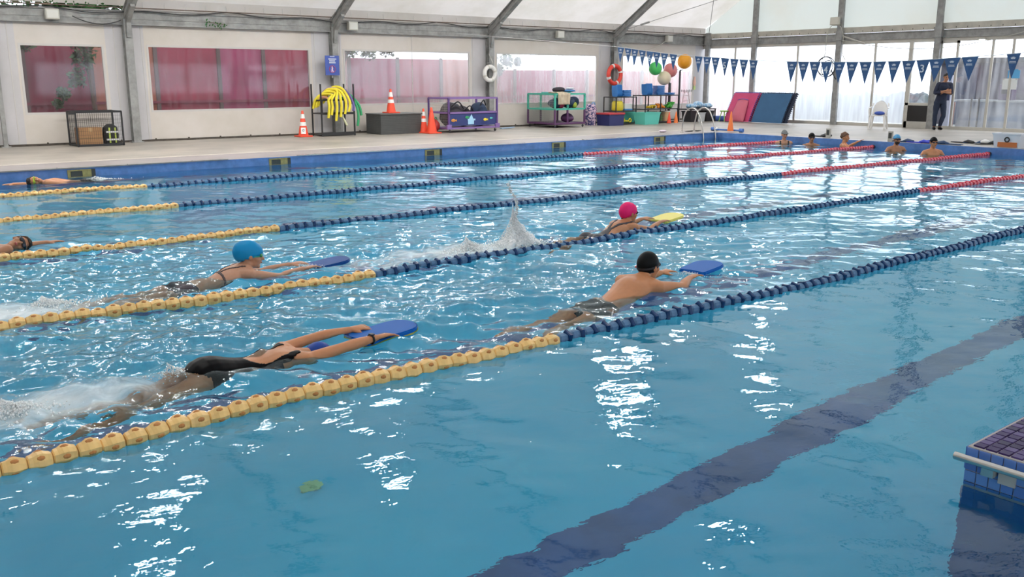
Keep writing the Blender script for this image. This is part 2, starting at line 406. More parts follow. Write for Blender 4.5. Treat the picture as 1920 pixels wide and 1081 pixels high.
def axis(a, b, fine0, fine1, h, g):
    pts = list(np.arange(fine0, fine1, h)); x = fine1; d = h
    while x < b - d: pts.append(x); d = min(d * (1 + g), .13); x += d
    pts.append(b); x = fine0; d = h; L = []
    while x > a + d: d = min(d * (1 + g), .13); x -= d; L.append(x)
    L = [q for q in L if q > a + .01] + [a]
    return np.array(sorted(set([round(float(q), 5) for q in L + pts])))
gx = axis(PX0, PX1 - .012, 0.2, 8.6, .027, .010); gy = axis(RY0 + .012, PY1 - .016, 1.2, 8.6, .027, .010)
XX, YY = np.meshgrid(gx, gy, indexing='ij')
rng = np.random.RandomState(5)
def waves(n, l0, l1, slope, dirc, spread, seed):
    r = np.random.RandomState(seed); h = np.zeros_like(XX)
    for i in range(n):
        lam = l0 * (l1 / l0) ** r.rand(); k = 2 * math.pi / lam; th = dirc + spread * r.randn(); ph = r.rand() * 6.283
        amp = slope / k * (0.6 + .8 * r.rand())
        # slow warp so that crests are not ruler-straight
        wx = XX + .25 * np.sin(YY * 1.3 + ph) + .12 * np.sin(YY * 2.9 + 2 * ph); wy = YY + .25 * np.sin(XX * 1.1 + 2 * ph)
        h += amp * np.sin(k * (math.cos(th) * wx + math.sin(th) * wy) + ph)
    return h
base = waves(26, .35, 2.6, .0105, R(35), 1.2, 3)
fine = waves(40, .13, .55, .0200, R(70), 1.5, 7)
chop = np.zeros_like(XX)
def g(x, y, sx, sy, a): return a * np.exp(-((XX - x) / sx) ** 2 - ((YY - y) / sy) ** 2)
sm = lambda t: 1 / (1 + np.exp(-t))
chop += .55 * sm((YY - 4.45) / .15) * sm((9.8 - YY) / .6) * sm((7.5 - XX) / 1.2)
for q in ((1.0, 5.2, 1.5, .8, .65), (2.6, 5.3, 1.0, .6, .4), (3.4, 5.3, .7, .6, .35), (1.9, 7.4, 1.7, .8, .6), (3.7, 7.6, .8, .7, .6), (5.4, 7.4, 1.5, .7, .75), (7.6, 7.3, 1.0, .6, .4), (8.0, 6.2, .6, .6, .3), (5.6, 5.2, 1.2, .6, .45), (3.9, 4.9, .7, .5, .3), (2.2, 9.7, 1.2, .7, .5), (1.5, 8.6, 1.4, .5, .5), (4.2, 16.8, 1.2, .5, .5)): chop += g(*q)
chop = np.clip(chop, 0, 1.1)
foam = g(.75, 5.12, .75, .36, .62) + g(1.25, 5.15, .5, .22, .36) + g(1.3, 7.35, .85, .45, .62) + g(.6, 7.5, .8, .5, .45) + g(5.75, 7.35, .6, .38, .62) + g(5.1, 7.5, .8, .45, .50) + g(4.3, 7.3, .9, .5, .36) + g(2.75, 5.33, .35, .2, .28) + g(3.9, 4.92, .35, .2, .2) + g(3.7, 7.8, .6, .3, .22)+ g(4.3, 16.75, .9, .16, .4)+ g(6.9, 7.35, .5, .2, .25)
calm = .55 + .45 * sm((YY - 4.3) / .4)
ZZ = base * (0.75 + .9 * chop) * calm + fine * (.30 + 2.0 * chop) * (.3 + .7 * calm)
edge = np.clip(np.minimum.reduce([XX - PX0, PX1 - XX, YY - RY0, PY1 - YY]) / .3, 0, 1)
ZZ = ZZ * (.3 + .7 * edge) + foam * .012
def water_z(x, y):
    i = int(np.clip(np.searchsorted(gx, x), 0, len(gx) - 1)); j = int(np.clip(np.searchsorted(gy, y), 0, len(gy) - 1)); return float(ZZ[i, j])
nx, ny = len(gx), len(gy)
co = np.stack([XX, YY, ZZ], -1).reshape(-1, 3)
ii, jj = np.meshgrid(np.arange(nx - 1), np.arange(ny - 1), indexing='ij'); ii = ii.ravel(); jj = jj.ravel()
keep = ~((gx[ii] >= BX - .03) & (gy[jj] < PY0 - .02)); ii = ii[keep]; jj = jj[keep]
A = ii * ny + jj; quads = np.stack([A, A + ny, A + ny + 1, A + 1], -1).astype(np.int32)
used = np.zeros(nx * ny, bool); used[quads.ravel()] = True; remap = np.cumsum(used) - 1
quads = remap[quads]; co = co[used]
me = bpy.data.meshes.new('water'); me.vertices.add(len(co)); me.vertices.foreach_set('co', co.astype(np.float32).ravel())
me.loops.add(quads.size); me.loops.foreach_set('vertex_index', quads.astype(np.int32).ravel())
me.polygons.add(len(quads)); me.polygons.foreach_set('loop_start', np.arange(0, quads.size, 4, dtype=np.int32))
me.polygons.foreach_set('use_smooth', np.ones(len(quads), bool)); me.update(); me.validate()
for nm, arr in (('chop', chop), ('foam', foam)):
    a = me.attributes.new(nm, 'FLOAT', 'POINT'); a.data.foreach_set('value', arr.ravel()[used].astype(np.float32))
me.materials.append(M_WATER)
water = bpy.data.objects.new('pool_water', me); C.objects.link(water); water['kind'] = 'stuff'
tag(water, 'rippling turquoise pool water filling the whole basin', 'water'); print('water quads', len(quads))

# ---------------- panel lamps: one row read off the water glints, others added ----------------
m_lamp = emit('lamp_glass', (1, .97, .92), LAMP_STRENGTH)
LAMPS = [(x, 15.0, 6.0, 'far') for x in (0.0, 4.3, 8.8, 15.9, 21.2)] + [(x, 19.6, 4.75, 'farthest') for x in (-1.8, .2, 2.2, 4.2, 6.2, 8.2, 10.2, 12.4, 14.6, 17.2, 20.0, 23.0)] + [(x, 9.0, 6.6, 'middle') for x in (1.5, 11.8)]  # far row set by glint columns; farthest and middle rows added for more glints
ORD = ['first', 'second', 'third', 'fourth', 'fifth', 'sixth', 'seventh', 'eighth', 'ninth', 'tenth', 'eleventh', 'twelfth']; cnt = {}
for (x, ly, lz, row) in LAMPS:
    k = cnt.get(row, 0); cnt[row] = k + 1
    t = thing('glint_lamp', 'oblong panel lamp placed for water glints over the %s lanes, %s counted from the left end' % (row, ORD[k]), 'lamp', (x, ly, lz), group='panel lamps under the roof, placed for glints')
    MB().bevbox((0, 0, .05), (1.20, .24, .09), .02).build('housing', m_steel, t)
    MB().bb(-.56, .56, -.075, .075, -.004, .004).build('lens', m_lamp, t)
    MB().bar((-.5, 0, .09), (-.5, 0, roofz(ly) - lz), .015).build('drop_cable', m_black, t); MB().bar((.5, 0, .09), (.5, 0, roofz(ly) - lz), .015).build('drop_cable', m_black, t)
# ---------------- steel frames, beams, glazing ----------------
frame_labels = {-4.0: 'steel portal frame beyond the left end of the view', 1.65: 'steel portal frame left of the windows, at the picture edge', 7.25: 'grey steel portal frame right of the wire cage',
                12.9: 'grey steel portal frame behind the noodle rack, blue sign on it', 18.5: 'grey steel portal frame carrying the white ring buoy', 24.15: 'grey steel portal frame carrying the red ring buoy'}
for x in POSTX:
    t = thing('portal_frame', frame_labels[x], 'steel frame', (x, WY - .13, DZ), group='portal frames along the long wall')
    b = MB(); b.box((0, 0, 1.5), (.16, .012, 3.0)); b.box((0, .09, 1.5), (.19, .016, 3.0)); b.box((0, -.09, 1.5), (.19, .016, 3.0)); b.box((0, 0, 1.5), (.014, .17, 3.0)); b.build('column', m_steel, t)
    MB().box((0, 0, .01), (.3, .26, .02)).build('base_plate', m_steel, t)
    z0 = 2.95; y1 = RIDGEY - (WY - .13); z1 = roofz(RIDGEY) - DZ - .12
    for sgn, nm in ((1, 'rafter'), (-1, 'rafter')):
        if sgn > 0: p, q = (0, -.02, z0), (0, y1, z1)
        else: p, q = (0, SY0 + .13 - (WY - .13), z0), (0, y1, z1)
        b = MB(); b.bar(p, q, .19, .02); v = Vector((0, 0, .2)); b.bar(Vector(p) + v, Vector(q) + v, .19, .02); b.bar(Vector(p) + v / 2, Vector(q) + v / 2, .05, .2); b.build(nm, m_steel, t)
    b = MB()   # haunch at the knee
    poly = [(0.09, 2.55), (-.14, 2.55), (-.20, 2.9), (-.62, 3.25), (-.55, 3.52), (0.09, 3.2)]
    vs = [(s * .05, y, z) for s in (-1, 1) for y, z in poly]; n = len(poly)
    b.add(vs, [tuple(range(n)), tuple(range(2 * n - 1, n - 1, -1))] + [(i, (i + 1) % n, n + (i + 1) % n, n + i) for i in range(n)]); b.build('haunch', m_steel, t)
    b = MB(); yy = SY0 + .13 - (WY - .13); b.box((0, yy, 1.5), (.19, .19, 3.0)); b.build('rear_column', m_steel, t)
t = thing('wall_post', 'slim grey steel post at the very left edge of the picture', 'post', (4.30, WY - .10, DZ))
MB().box((0, 0, 1.42), (.09, .10, 2.84)).build('column', m_steel, t); MB().box((0, 0, .01), (.2, .18, .02)).build('base_plate', m_steel, t)
# eave beam along the long wall: channel section with slots
t = thing('eave_beam', 'long grey steel beam under the roof edge of the window wall', 'beam', (0, WY, 0))
b = MB(); b.bb(SX0, EX, -.10, -.02, EAVE0, EAVE1); b.bb(SX0, EX, -.15, -.10, EAVE0, EAVE0 + .03); b.bb(SX0, EX, -.15, -.10, EAVE1 - .03, EAVE1); b.bb(SX0, EX, -.118, -.10, EAVE0 + .14, EAVE0 + .18)
b.build('channel', m_steel, t)
b = MB(); b.bb(SX0, EX, -.22, -.15, EAVE1 + .05, EAVE1 + .075); b.build('cable_tray', pm('rusty_tray', (.20, .15, .12), .7, .3, var=.5, scale=6), t)
b = MB()
for k in range(64): x = -4 + k * .53; b.bar((x, -.16, EAVE1 + .05), (x + .03, -.10, EAVE1 + .22), .012)
b.build('lashing', m_welt, t)
b = MB(); pts = [(-4 + k * .6, -.20, EAVE1 - .02 + .045 * math.sin(k * 1.7) + .03 * math.sin(k * .6)) for k in range(56)]; b.tube(pts, .012, 5, sub=2)
b.build('cable', m_black, t)
# thin roof bracing wires in the last bay
for nm, lab, p, q in (('bracing_wire', 'thin steel bracing wire rising right from the red buoy column', (24.2, WY - .3, 3.35), (29.2, WY - 4.2, 5.35)), ('bracing_wire', 'thin steel bracing wire falling right to the room corner', (24.3, WY - 4.6, 5.75), (29.1, WY - .35, 3.4))):
    t = thing(nm, lab, 'wire', p); q = Vector(q) - Vector(p)
    MB().bar((0, 0, 0), q, .02).build('wire', m_steel, t); MB().tube([q * .12, q * .17], .035, 8).build('turnbuckle', m_steel, t)
# floodlights on the eave beam
m_grey = pm('pale_grey_plastic', (.46, .45, .40), .5)
for x, lab in ((5.55, 'square grey floodlight at the far left of the eave beam'), (13.45, 'grey box light just right of the frame with the blue sign'), (21.4, 'white box light on the beam above the teal cart'), (26.9, 'white box light on the beam above the exercise balls')):
    t = thing('wall_light', lab, 'light', (x, WY - .22, 3.18), group='lights on the eave beam')
    MB().bevbox((0, -.05, 0), (.30, .14, .24), .02).build('housing', m_grey, t); MB().bb(-.12, .12, -.126, -.12, -.09, .09).build('glass', pm('lamp_cover', (.62, .62, .58), .2), t)
    MB().bar((0, .02, -.05), (0, .10, .12), .05, .02).build('bracket', m_steel, t)
# loose cable loops hanging below the beam
for p, q, s, lab in (((24.3, WY - .2, 3.05), (26.8, WY - .2, 3.1), .33, 'thin cable sagging between the red buoy column and the corner light'), ((6.0, WY - .22, 3.16), (7.1, WY - .22, 3.1), .13, 'dark cable loop under the beam near the left frame')):
    pts = [Vector(p).lerp(Vector(q), k / 10) - Vector((0, 0, s * 4 * (k / 10) * (1 - k / 10))) for k in range(11)]
    tag(MB().tube(pts, .012, 6).build('cable', m_grey if s > .2 else m_black), lab, 'cable')
# ivy pushing in over the eave
m_leaf = pm('ivy_leaf', (.035, .14, .03), .5, var=.5, scale=9)
rnd = random.Random(3)
for x0, x1, z0, n, lab in ((9.2, 9.75, 3.12, 26, 'small sprig of ivy growing over the beam, above the wide pink window'), (4.4, 6.9, 3.42, 60, 'green creeper showing in the gap under the roof at the far left')):
    t = thing('ivy_sprig', lab, 'plant', ((x0 + x1) / 2, WY - .17, z0)); b = MB()
    for k in range(n):
        x = rnd.uniform(x0, x1) - (x0 + x1) / 2; y = rnd.uniform(-.06, .0); z = rnd.uniform(-.06, .05) - (x + .25) * .12 * (n < 30); a = rnd.uniform(0, 6); s = rnd.uniform(.03, .05)
        b.add([(x, y, z), (x + s * math.cos(a), y - s * .3, z + s * math.sin(a)), (x + s * 1.6 * math.cos(a + .5), y, z + s * 1.6 * math.sin(a + .5)), (x + s * math.cos(a + 1), y - .2 * s, z + s * math.sin(a + 1))], [(0, 1, 2, 3)])
    f = b.build('foliage', m_leaf, t, kind='stuff'); MB().tube([(-(x1 - x0) / 2, 0, .02), (0, -.01, 0), ((x1 - x0) / 2, 0, -.03)], .006, 5).build('stem', pm('twig', (.15, .10, .05), .8), t)

# end wall: glazed bays between gable posts
GP = [21.7, 18.18, 14.72, 11.2, 7.7, 4.2, .7]
t = thing('end_beam', 'long weathered beam across the glazed end wall', 'beam', (EX, 0, 0))
b = MB(); b.bb(-.10, .02, SY0, WY, 2.97, 3.22); b.bb(-.14, -.10, SY0, WY, 2.97, 3.0); b.bb(-.14, -.10, SY0, WY, 3.19, 3.22); b.build('channel', m_steel, t)
MB().bb(-.13, -.02, SY0, WY, 3.23, 3.42).build('sheet_hem', pm('beige_hem', (.56, .53, .46), .7, var=.25, scale=3), t)
b = MB()
for k in range(60): b.bb(-.135, -.13, 3 + k * .35, 3.02 + k * .35, 3.26, 3.30)
b.build('eyelets', m_brown, t)
for i, y in enumerate(GP + [24.05]):
    nm = 'corner_post' if y > 24 else 'gable_post'
    lab = ['gable post behind the right edge of the blue mat', 'gable post with the coiled cable, left of the white chair', 'gable post left of the doorway with the coach', 'gable post right of the white papers', 'gable post beyond the right picture edge', 'second gable post beyond the right picture edge', 'gable post near the rear corner', 'corner post where window wall and glazed wall meet'][i]
    t = thing(nm, lab, 'post', (EX - .16, y - (.16 if y > 24 else 0), DZ), group='posts of the glazed end wall')
    h = roofz(min(y, WY - .05)) - DZ + .1 if y < 24 else 3.3
    b = MB(); b.box((0, 0, h / 2), (.10, .17, h)); b.box((-.06, 0, h / 2), (.02, .20, h)); b.build('column', m_steel, t)
    b = MB(); b.box((-.02, 0, 3.0), (.16, .24, .3)); b.build('joint_plate', m_steel, t)
b = MB(); b.bb(EX - .08, EX - .03, SY0, WY, DZ, DZ + .10); b.bb(EX - .08, EX - .03, SY0, WY, 2.86, 2.97); b.build('trim_5', m_alu, kind='structure')
pend = fogpane('end_glass_fogged', .66, haze=(.93, .96, 1)); pend2 = fogpane('end_glass_clearer', .94, haze=(.93, .96, 1), gloss=.1)
m_bpan = pm('black_door_panel', (.012, .011, .011), .3)
MUL = [24.1, 22.63, 21.7, 19.87, 18.18, 16.87, 15.66]
def bay(n, y1, y0, glass, mull=True, z0=DZ + .10):
    w = MB().bb(EX - .055, EX - .048, y0, y1, z0, 2.86).build('window_%d' % n, glass, kind='structure')
    if mull:
        b = MB(); b.bb(EX - .085, EX - .03, y0 - .035, y0 + .035, DZ, 2.9); b.build('mullion', m_alu, w)
    return w
n = 8
for a, c in zip(MUL[:-1], MUL[1:]): bay(n, a, c, pend); n += 1
bay(n, 14.12, 13.05, pend2); n += 1; bay(n, 13.05, 12.45, pend2); n += 1; bay(n, 12.45, 11.2, pend2); n += 1
y = 11.2
while y > SY0 + .5: bay(n, y, max(SY0, y - 1.75), pend); n += 1; y -= 1.75
# door leaf with black lower panel, doorway transom
d1 = MB().bb(EX - .055, EX - .048, 14.86, 15.6, .95, 2.86).build('door_1', pend2, kind='structure')
b = MB(); b.bb(EX - .09, EX - .02, 15.56, 15.66, DZ, 2.88); b.bb(EX - .09, EX - .02, 14.80, 14.88, DZ, 2.88); b.bb(EX - .09, EX - .02, 14.8, 15.66, .87, .95); b.bb(EX - .09, EX - .02, 14.8, 15.66, DZ, .36); b.build('door_frame', m_alu, d1)
MB().bb(EX - .07, EX - .04, 14.88, 15.56, .36, .87).build('lower_panel', m_bpan, d1)
d2 = MB().bb(EX - .09, EX - .02, 14.60, 14.66, DZ, 2.88).bb(EX - .09, EX - .02, 14.08, 14.15, DZ, 2.88).bb(EX - .09, EX - .02, 14.08, 14.66, 2.8, 2.88).build('door_2', m_alu, kind='structure')

# ---------------- outside ----------------
m_pk = [pm('pink_board_%d' % i, c, .6, var=.18, scale=1.2) for i, c in enumerate([(.32, .05, .08), (.44, .17, .11), (.22, .03, .055), (.34, .06, .13), (.46, .20, .17)])]
t = thing('boundary_fence', 'crimson and pink panel fence outside the long wall', 'fence', (0, 26.2, 0))
fx = -6.0; k = 0; rnd = random.Random(11)
order = [0, 3, 0, 1, 0, 1, 0, 2, 1, 0, 3, 0, 4, 3, 0, 4]
while fx < 34:
    wd = rnd.uniform(1.3, 1.9); hgt = 2.75 if fx < 13.5 else 2.35 if fx < 19 else 2.02
    MB().bb(fx, fx + wd - .04, 0, .05, .1, hgt).build('panel', m_pk[order[k % len(order)]], t); MB().bb(fx - .08, fx + .02, -.06, 0, .1, hgt + .04).build('post', pm('fence_post', (.12, .09, .08), .7), t); fx += wd; k += 1
MB().bb(-6, fx, -.07, -.03, 1.05, 1.12).build('rail', pm('fence_rail', (.20, .05, .07), .7), t)
# creeper and trees beyond the fence
m_green = pm('creeper_leaf', (.05, .13, .035), .6, var=.6, scale=5)
def foliage(name, lab, loc, clusters, n, seed, size=.10, grp=None, stem=None):
    r = random.Random(seed); t = thing(name, lab, 'plant', loc, group=grp); b = MB()
    for k in range(n):
        c = r.choice(clusters); d = Vector((r.gauss(0, 1), r.gauss(0, 1), r.gauss(0, 1))); d = d.normalized() * r.random() ** .4
        p = Vector((c[0] + d.x * c[3], c[1] + d.y * c[3] * .4, c[2] + d.z * c[3])); s = size * r.uniform(.6, 1.4); a = Vector((r.gauss(0, 1), r.gauss(0, 1), r.gauss(0, 1))).normalized(); e = a.orthogonal().normalized()
        b.add([p - a * s, p + e * s * .45, p + a * s, p - e * s * .45], [(0, 1, 2, 3)])
    b.build('foliage', m_green, t, kind='stuff')
    if stem: MB().tube(stem, .05, 6).build('stem', pm('bark', (.10, .07, .045), .9), t)
foliage('creeper', 'dark creeper hanging outside the leftmost window', (6.45, 25.6, 0), [(.15, 0, 2.5, .4), (.1, 0, 2.1, .32), (-.1, 0, 1.7, .25), (-.45, 0, 1.35, .18), (-.6, 0, 1.1, .12), (-1.2, 0, 2.6, .25)], 900, 1, .07, stem=[(.3, 0, .1), (.25, 0, 1.5), (.15, .05, 2.6)])
foliage('creeper', 'leafy branch hanging outside the foggy window above the grey chest', (14.9, 25.6, 0), [(-.6, 0, 2.62, .3), (0, 0, 2.55, .3), (.7, 0, 2.65, .3), (-1.1, 0, 2.4, .25)], 800, 2, .08, stem=[(-1.2, .1, .1), (-1.1, .1, 1.6), (-.6, .1, 2.6), (.7, 0, 2.7)])
foliage('creeper', 'dark creeper outside the window, right of the white ring buoy', (20.2, 25.6, 0), [(-.5, 0, 2.4, .35), (.2, 0, 2.3, .3), (-.2, 0, 2.0, .25), (.7, 0, 2.3, .15)], 800, 4, .08, stem=[(-.6, .1, .1), (-.5, .1, 1.6), (-.2, .1, 2.4)])
for i, (x, y, s) in enumerate([(-5, 28.8, 2.9), (1.5, 29.0, 2.9), (8.0, 28.8, 2.9), (14.4, 29.6, 2.5)]):
    foliage('tree', ['broad green tree outside, left of every window', 'broad green tree outside behind the leftmost window', 'broad green tree behind the fence by the wide pink window', 'broad green tree behind the fence by the grey chest window'][i], (x, y, 0), [(0, 0, 5.0, s), (-.6, -1.2, 6.5, s * .8), (.6, -1.8, 7.5, s * .8), (0, 0, 8.6, s * .9), (0, -2.5, 8.6, s * .7)], 5200, 20 + i, .30, stem=[(0, 0, 0), (.1, 0, 2), (0, 0, 4.5), (0, -1, 7)])
# behind the glazed end wall
t = thing('hedge', 'long blue-grey hedge seen blurred behind the fogged glazing', 'hedge', (33.2, 19.5, 0)); b = MB()
for k in range(34): b.ball((rnd.uniform(-.25, .25), -2.6 + k * .24, .55 + rnd.uniform(-.08, .12)), (.4, .35, .62), 8, 6)
b.build('foliage', pm('dusty_hedge', (.11, .155, .19), .9, var=.6, scale=5), t, kind='stuff')
m_kio = pm('kiosk_wall', (.13, .13, .17), .7, var=.15, scale=1); m_kiod = pm('kiosk_roof_edge', (.04, .04, .045), .6)
t = thing('kiosk', 'grey pool-side kiosk behind the glass on the right', 'building', (33.0, 0, 0))
MB().bb(0, 3, 7.0, 16.5, .1, 2.25).build('wall', m_kio, t); MB().bb(-.25, 3.2, 6.8, 16.6, 2.25, 2.42).build('roof', m_kiod, t)
MB().bb(-.03, 0, 15.15, 15.9, .15, 2.1).build('dark_doorway', pm('dark_navy_door', (.03, .04, .09), .5), t)
t = thing('counter', 'pale counter with a white top outside behind the doorway', 'counter', (31.2, 0, 0))
MB().bb(0, .6, 12.2, 14.9, .13, .98).build('body', pm('counter_body', (.30, .34, .42), .5), t); MB().bb(-.06, .66, 12.1, 15.0, .98, 1.04).build('top', pm('counter_top', (.42, .46, .50), .3), t)
for y, lab in ((14.34, 'leftmost of the three black bars in front of the pale counter'), (14.10, 'middle one of the three black bars in front of the pale counter'), (13.86, 'rightmost of the three black bars in front of the pale counter')):
    t = thing('bar_post', lab, 'post', (31.0, y, .13), group='black bars by the counter'); MB().tube([(0, 0, 0), (0, 0, .98)], .028, 8).build('post', m_black, t); MB().lathe([(.06, 0), (.06, .02)], n=12).build('foot', m_black, t)
t = thing('machine', 'dark purple appliance standing on the counter behind the glass', 'machine', (31.5, 13.45, 1.04)); MB().bevbox((0, 0, .25), (.34, .42, .5), .02).build('body', pm('purple_grey', (.09, .06, .12), .4), t); MB().bb(-.18, -.17, -.12, .12, .2, .42).build('front_panel', m_black, t)
t = thing('leaning_board', 'rust-brown board leaning outside the open doorway', 'board', (30.6, 14.9, .13)); MB().box((0, 0, .42), (.04, .42, .84), ry=.08).build('board', pm('rust_board', (.30, .08, .03), .6, var=.3), t)
t = thing('water_dispenser', 'white dispenser with a black domed top behind the coach', 'dispenser', (30.2, 14.72, .13)); MB().bevbox((0, 0, .85), (.26, .26, 1.7), .03).build('body', pm('cold_white', (.55, .58, .72), .4), t); MB().ball((0, 0, 1.78), (.14, .14, .17), 14, 8).build('dome', m_black, t); MB().bb(-.135, -.13, -.09, .09, .9, 1.35).build('panel', pm('navy_plastic', (.02, .03, .10), .4), t)
# papers taped inside the glass
for y, z, wy, hz, lab, c in ((12.36, 1.86, .34, .26, 'light blue notice taped high on the glass at the right', (.12, .42, .75)), (12.45, 1.56, .42, .32, 'white paper sheet taped below the light blue notice', (.75, .78, .78))):
    t = thing('notice', lab, 'notice', (EX - .075, y, z)); MB().box((0, 0, 0), (.004, wy, hz)).build('sheet', pm('paper_' + lab[:5], c, .7), t)
    b = MB(); b.box((-.004, wy * .44, hz * .44), (.003, .05, .03)); b.box((-.004, -wy * .44, hz * .44), (.003, .05, .03)); b.build('tape', m_welt, t)
# junction box, conduits and cable coil on the second gable post
t = thing('junction_box', 'beige junction box high on the gable post with the cable coil', 'box', (EX - .30, 18.32, 3.64)); MB().bevbox((0, 0, 0), (.12, .34, .26), .02).build('box', pm('beige_plastic', (.58, .54, .46), .5), t); MB().bevbox((-.065, 0, 0), (.012, .28, .20), .004).build('lid', pm('beige_plastic2', (.62, .58, .50), .5), t)
for s, lab in ((.30, 'thin conduit looping left of the junction box'), (-.34, 'thin conduit looping right below the junction box')):
    tag(MB().tube([(EX - .28, 18.32, 3.5), (EX - .28, 18.32 + s * .6, 3.45), (EX - .28, 18.32 + s, 3.1), (EX - .28, 18.32 + s, 2.6), (EX - .28, 18.32 + s * 1.4, 2.35)], .012, 6, sub=4).build('conduit', m_grey), lab, 'cable')
t = thing('cable_coil', 'black cable coiled in loops on the gable post above flag four', 'coil', (EX - .29, 18.55, 2.12)); b = MB()
b.torus((0, 0, 0), .34, .014, 28, 6, 'x'); b.torus((.02, .06, .03), .31, .014, 28, 6, 'x'); b.torus((-.02, -.09, -.06), .27, .014, 28, 6, 'x'); b.build('loops', m_black, t); MB().tube([(0, -.2, -.1), (0, -.35, -.35), (0, -.42, -.42)], .018, 6).build('tail', m_black, t)
b = MB(); pts = [(EX - .2, 18.1 - k * .9, 3.0 - .42 * math.sin(math.pi * min(1, k / 7)) + .02 * k) for k in range(8)]; tag(MB().tube(pts, .010, 5, sub=3).build('cable', m_grey), 'thin cable drooping across the tall glazing on the right', 'cable')
t = thing('conduit', 'white pipe running down from the junction box along the beam', 'pipe', (EX - .2, 18.1, 3.15)); MB().tube([(0, 0, 0), (0, -.9, -.28)], .025, 8).build('pipe', m_alu, t); MB().tube([(0, -.05, 0), (0, .02, .02)], .035, 8).build('collar', m_steel, t)
t = thing('ceiling_spot', 'small lit downlight above the glazing at the right', 'light', (EX - .2, 13.35, 2.88)); MB().lathe([(.10, 0), (.12, .03), (.05, .06)], n=14).build('housing', m_grey, t); MB().lathe([(.085, -.004), (.085, .0)], n=14).build('lens', emit('spot_lens', (1, .98, .9), 6), t)
# ---------------- lane ropes ----------------
def catrom(P, x):
    for i in range(len(P) - 1):
        if x <= P[i + 1][0] or i == len(P) - 2:
            t = (x - P[i][0]) / (P[i + 1][0] - P[i][0]); t = max(0, min(1, t)); e = t * t * (3 - 2 * t); return P[i][1] * (1 - e) + P[i + 1][1] * e
m_yel = pm('float_yellow', (.92, .60, .22), .42, var=.12, scale=12); m_yeld = pm('float_orange_shade', (.55, .22, .055), .5)  # second, darker orange puts the shade of faces and openings into the colour
m_blu = pm('float_navy', (.007, .04, .13), .35, spec=.25); m_bll = pm('float_pale_blue', (.10, .20, .34), .4, spec=.25)
m_red = pm('float_red', (.62, .045, .08), .35); m_rdl = pm('float_pink_rim', (.72, .20, .24), .35)
def floatmesh(L, Rr, mats, style):
    b = MB(); n = 10
    def ring(prof, star, mi, ph=0):
        b.mat(mi); vs = []; fs = []
        for r, x in prof:
            for k in range(n):
                a = 2 * math.pi * k / n + ph; q = r * (1 + star * (1 if k % 2 else -1)); vs.append((x, q * math.cos(a), q * math.sin(a)))
        for i in range(len(prof) - 1):
            for k in range(n): fs.append((i * n + k, i * n + (k + 1) % n, (i + 1) * n + (k + 1) % n, (i + 1) * n + k))
        fs.append(tuple(range(n - 1, -1, -1))); q = (len(prof) - 1) * n; fs.append(tuple(range(q, q + n))); b.add(vs, fs)
    if style == 'yellow':      # chunky spool: wide drum with flat facets, shade of its openings coloured in as orange spots
        ring([(.60 * Rr, -.5 * L), (.74 * Rr, -.45 * L), (.80 * Rr, -.30 * L), (1.0 * Rr, -.10 * L), (1.0 * Rr, .12 * L), (.84 * Rr, .30 * L), (.76 * Rr, .44 * L), (.60 * Rr, .5 * L)], .06, 0)
        b.mat(1)
        for k in range(5):
            a = 2 * math.pi * (k + .5) / 5 + .3; b.ball((.01 * L, .80 * Rr * math.cos(a), .80 * Rr * math.sin(a)), (L * .20, Rr * .27, Rr * .27), 8, 6)
    else:
        ring([(.5 * Rr, -.5 * L), (.72 * Rr, -.40 * L), (.80 * Rr, -.1 * L), (.66 * Rr, .12 * L), (.5 * Rr, .2 * L)], .04, 1)
        ring([(.86 * Rr, .12 * L), (1.0 * Rr, .18 * L), (1.0 * Rr, .34 * L), (.8 * Rr, .42 * L)], .13, 0, .2)
    return b.build('float', mats)
f_y = floatmesh(.104, .055, [m_yel, m_yeld], 'yellow'); f_b = floatmesh(.114, .052, [m_blu, m_bll], 'b'); f_r = floatmesh(.114, .056, [m_red, m_rdl], 'b')
f_b2 = floatmesh(.114, .052, [m_blu, m_bll], 'b')
ROPES = {'A': ([(-3, 4.33), (.6, 4.36), (1.9, 4.43), (3.94, 4.37), (6.5, 4.27), (11.1, 4.37), (22.1, 4.35)], 3.94, 13.9, 'nearest lane rope, yellow then dark blue floats'),
         'B': ([(-3, 7.0), (1, 7.02), (4, 6.93), (8.4, 6.97), (13.7, 7.02), (22.1, 6.86)], 4.03, 13.7, 'second nearest lane rope, just behind the swimmer in the black cap'),
         'C': ([(-3, 9.8), (1.6, 9.81), (8.3, 9.79), (14.2, 9.9), (22.1, 9.66)], 4.49, 14.2, 'middle lane rope, passing behind the splash'),
         'D': ([(-3, 12.5), (2.1, 12.5), (14, 12.66), (22.1, 12.56)], 4.30, 14.0, 'fourth lane rope, second from the far side'),
         'E': ([(-3, 15.1), (4.6, 15.18), (14.4, 15.38), (22.1, 15.16)], 4.66, 14.4, 'farthest lane rope, nearest to the window wall')}
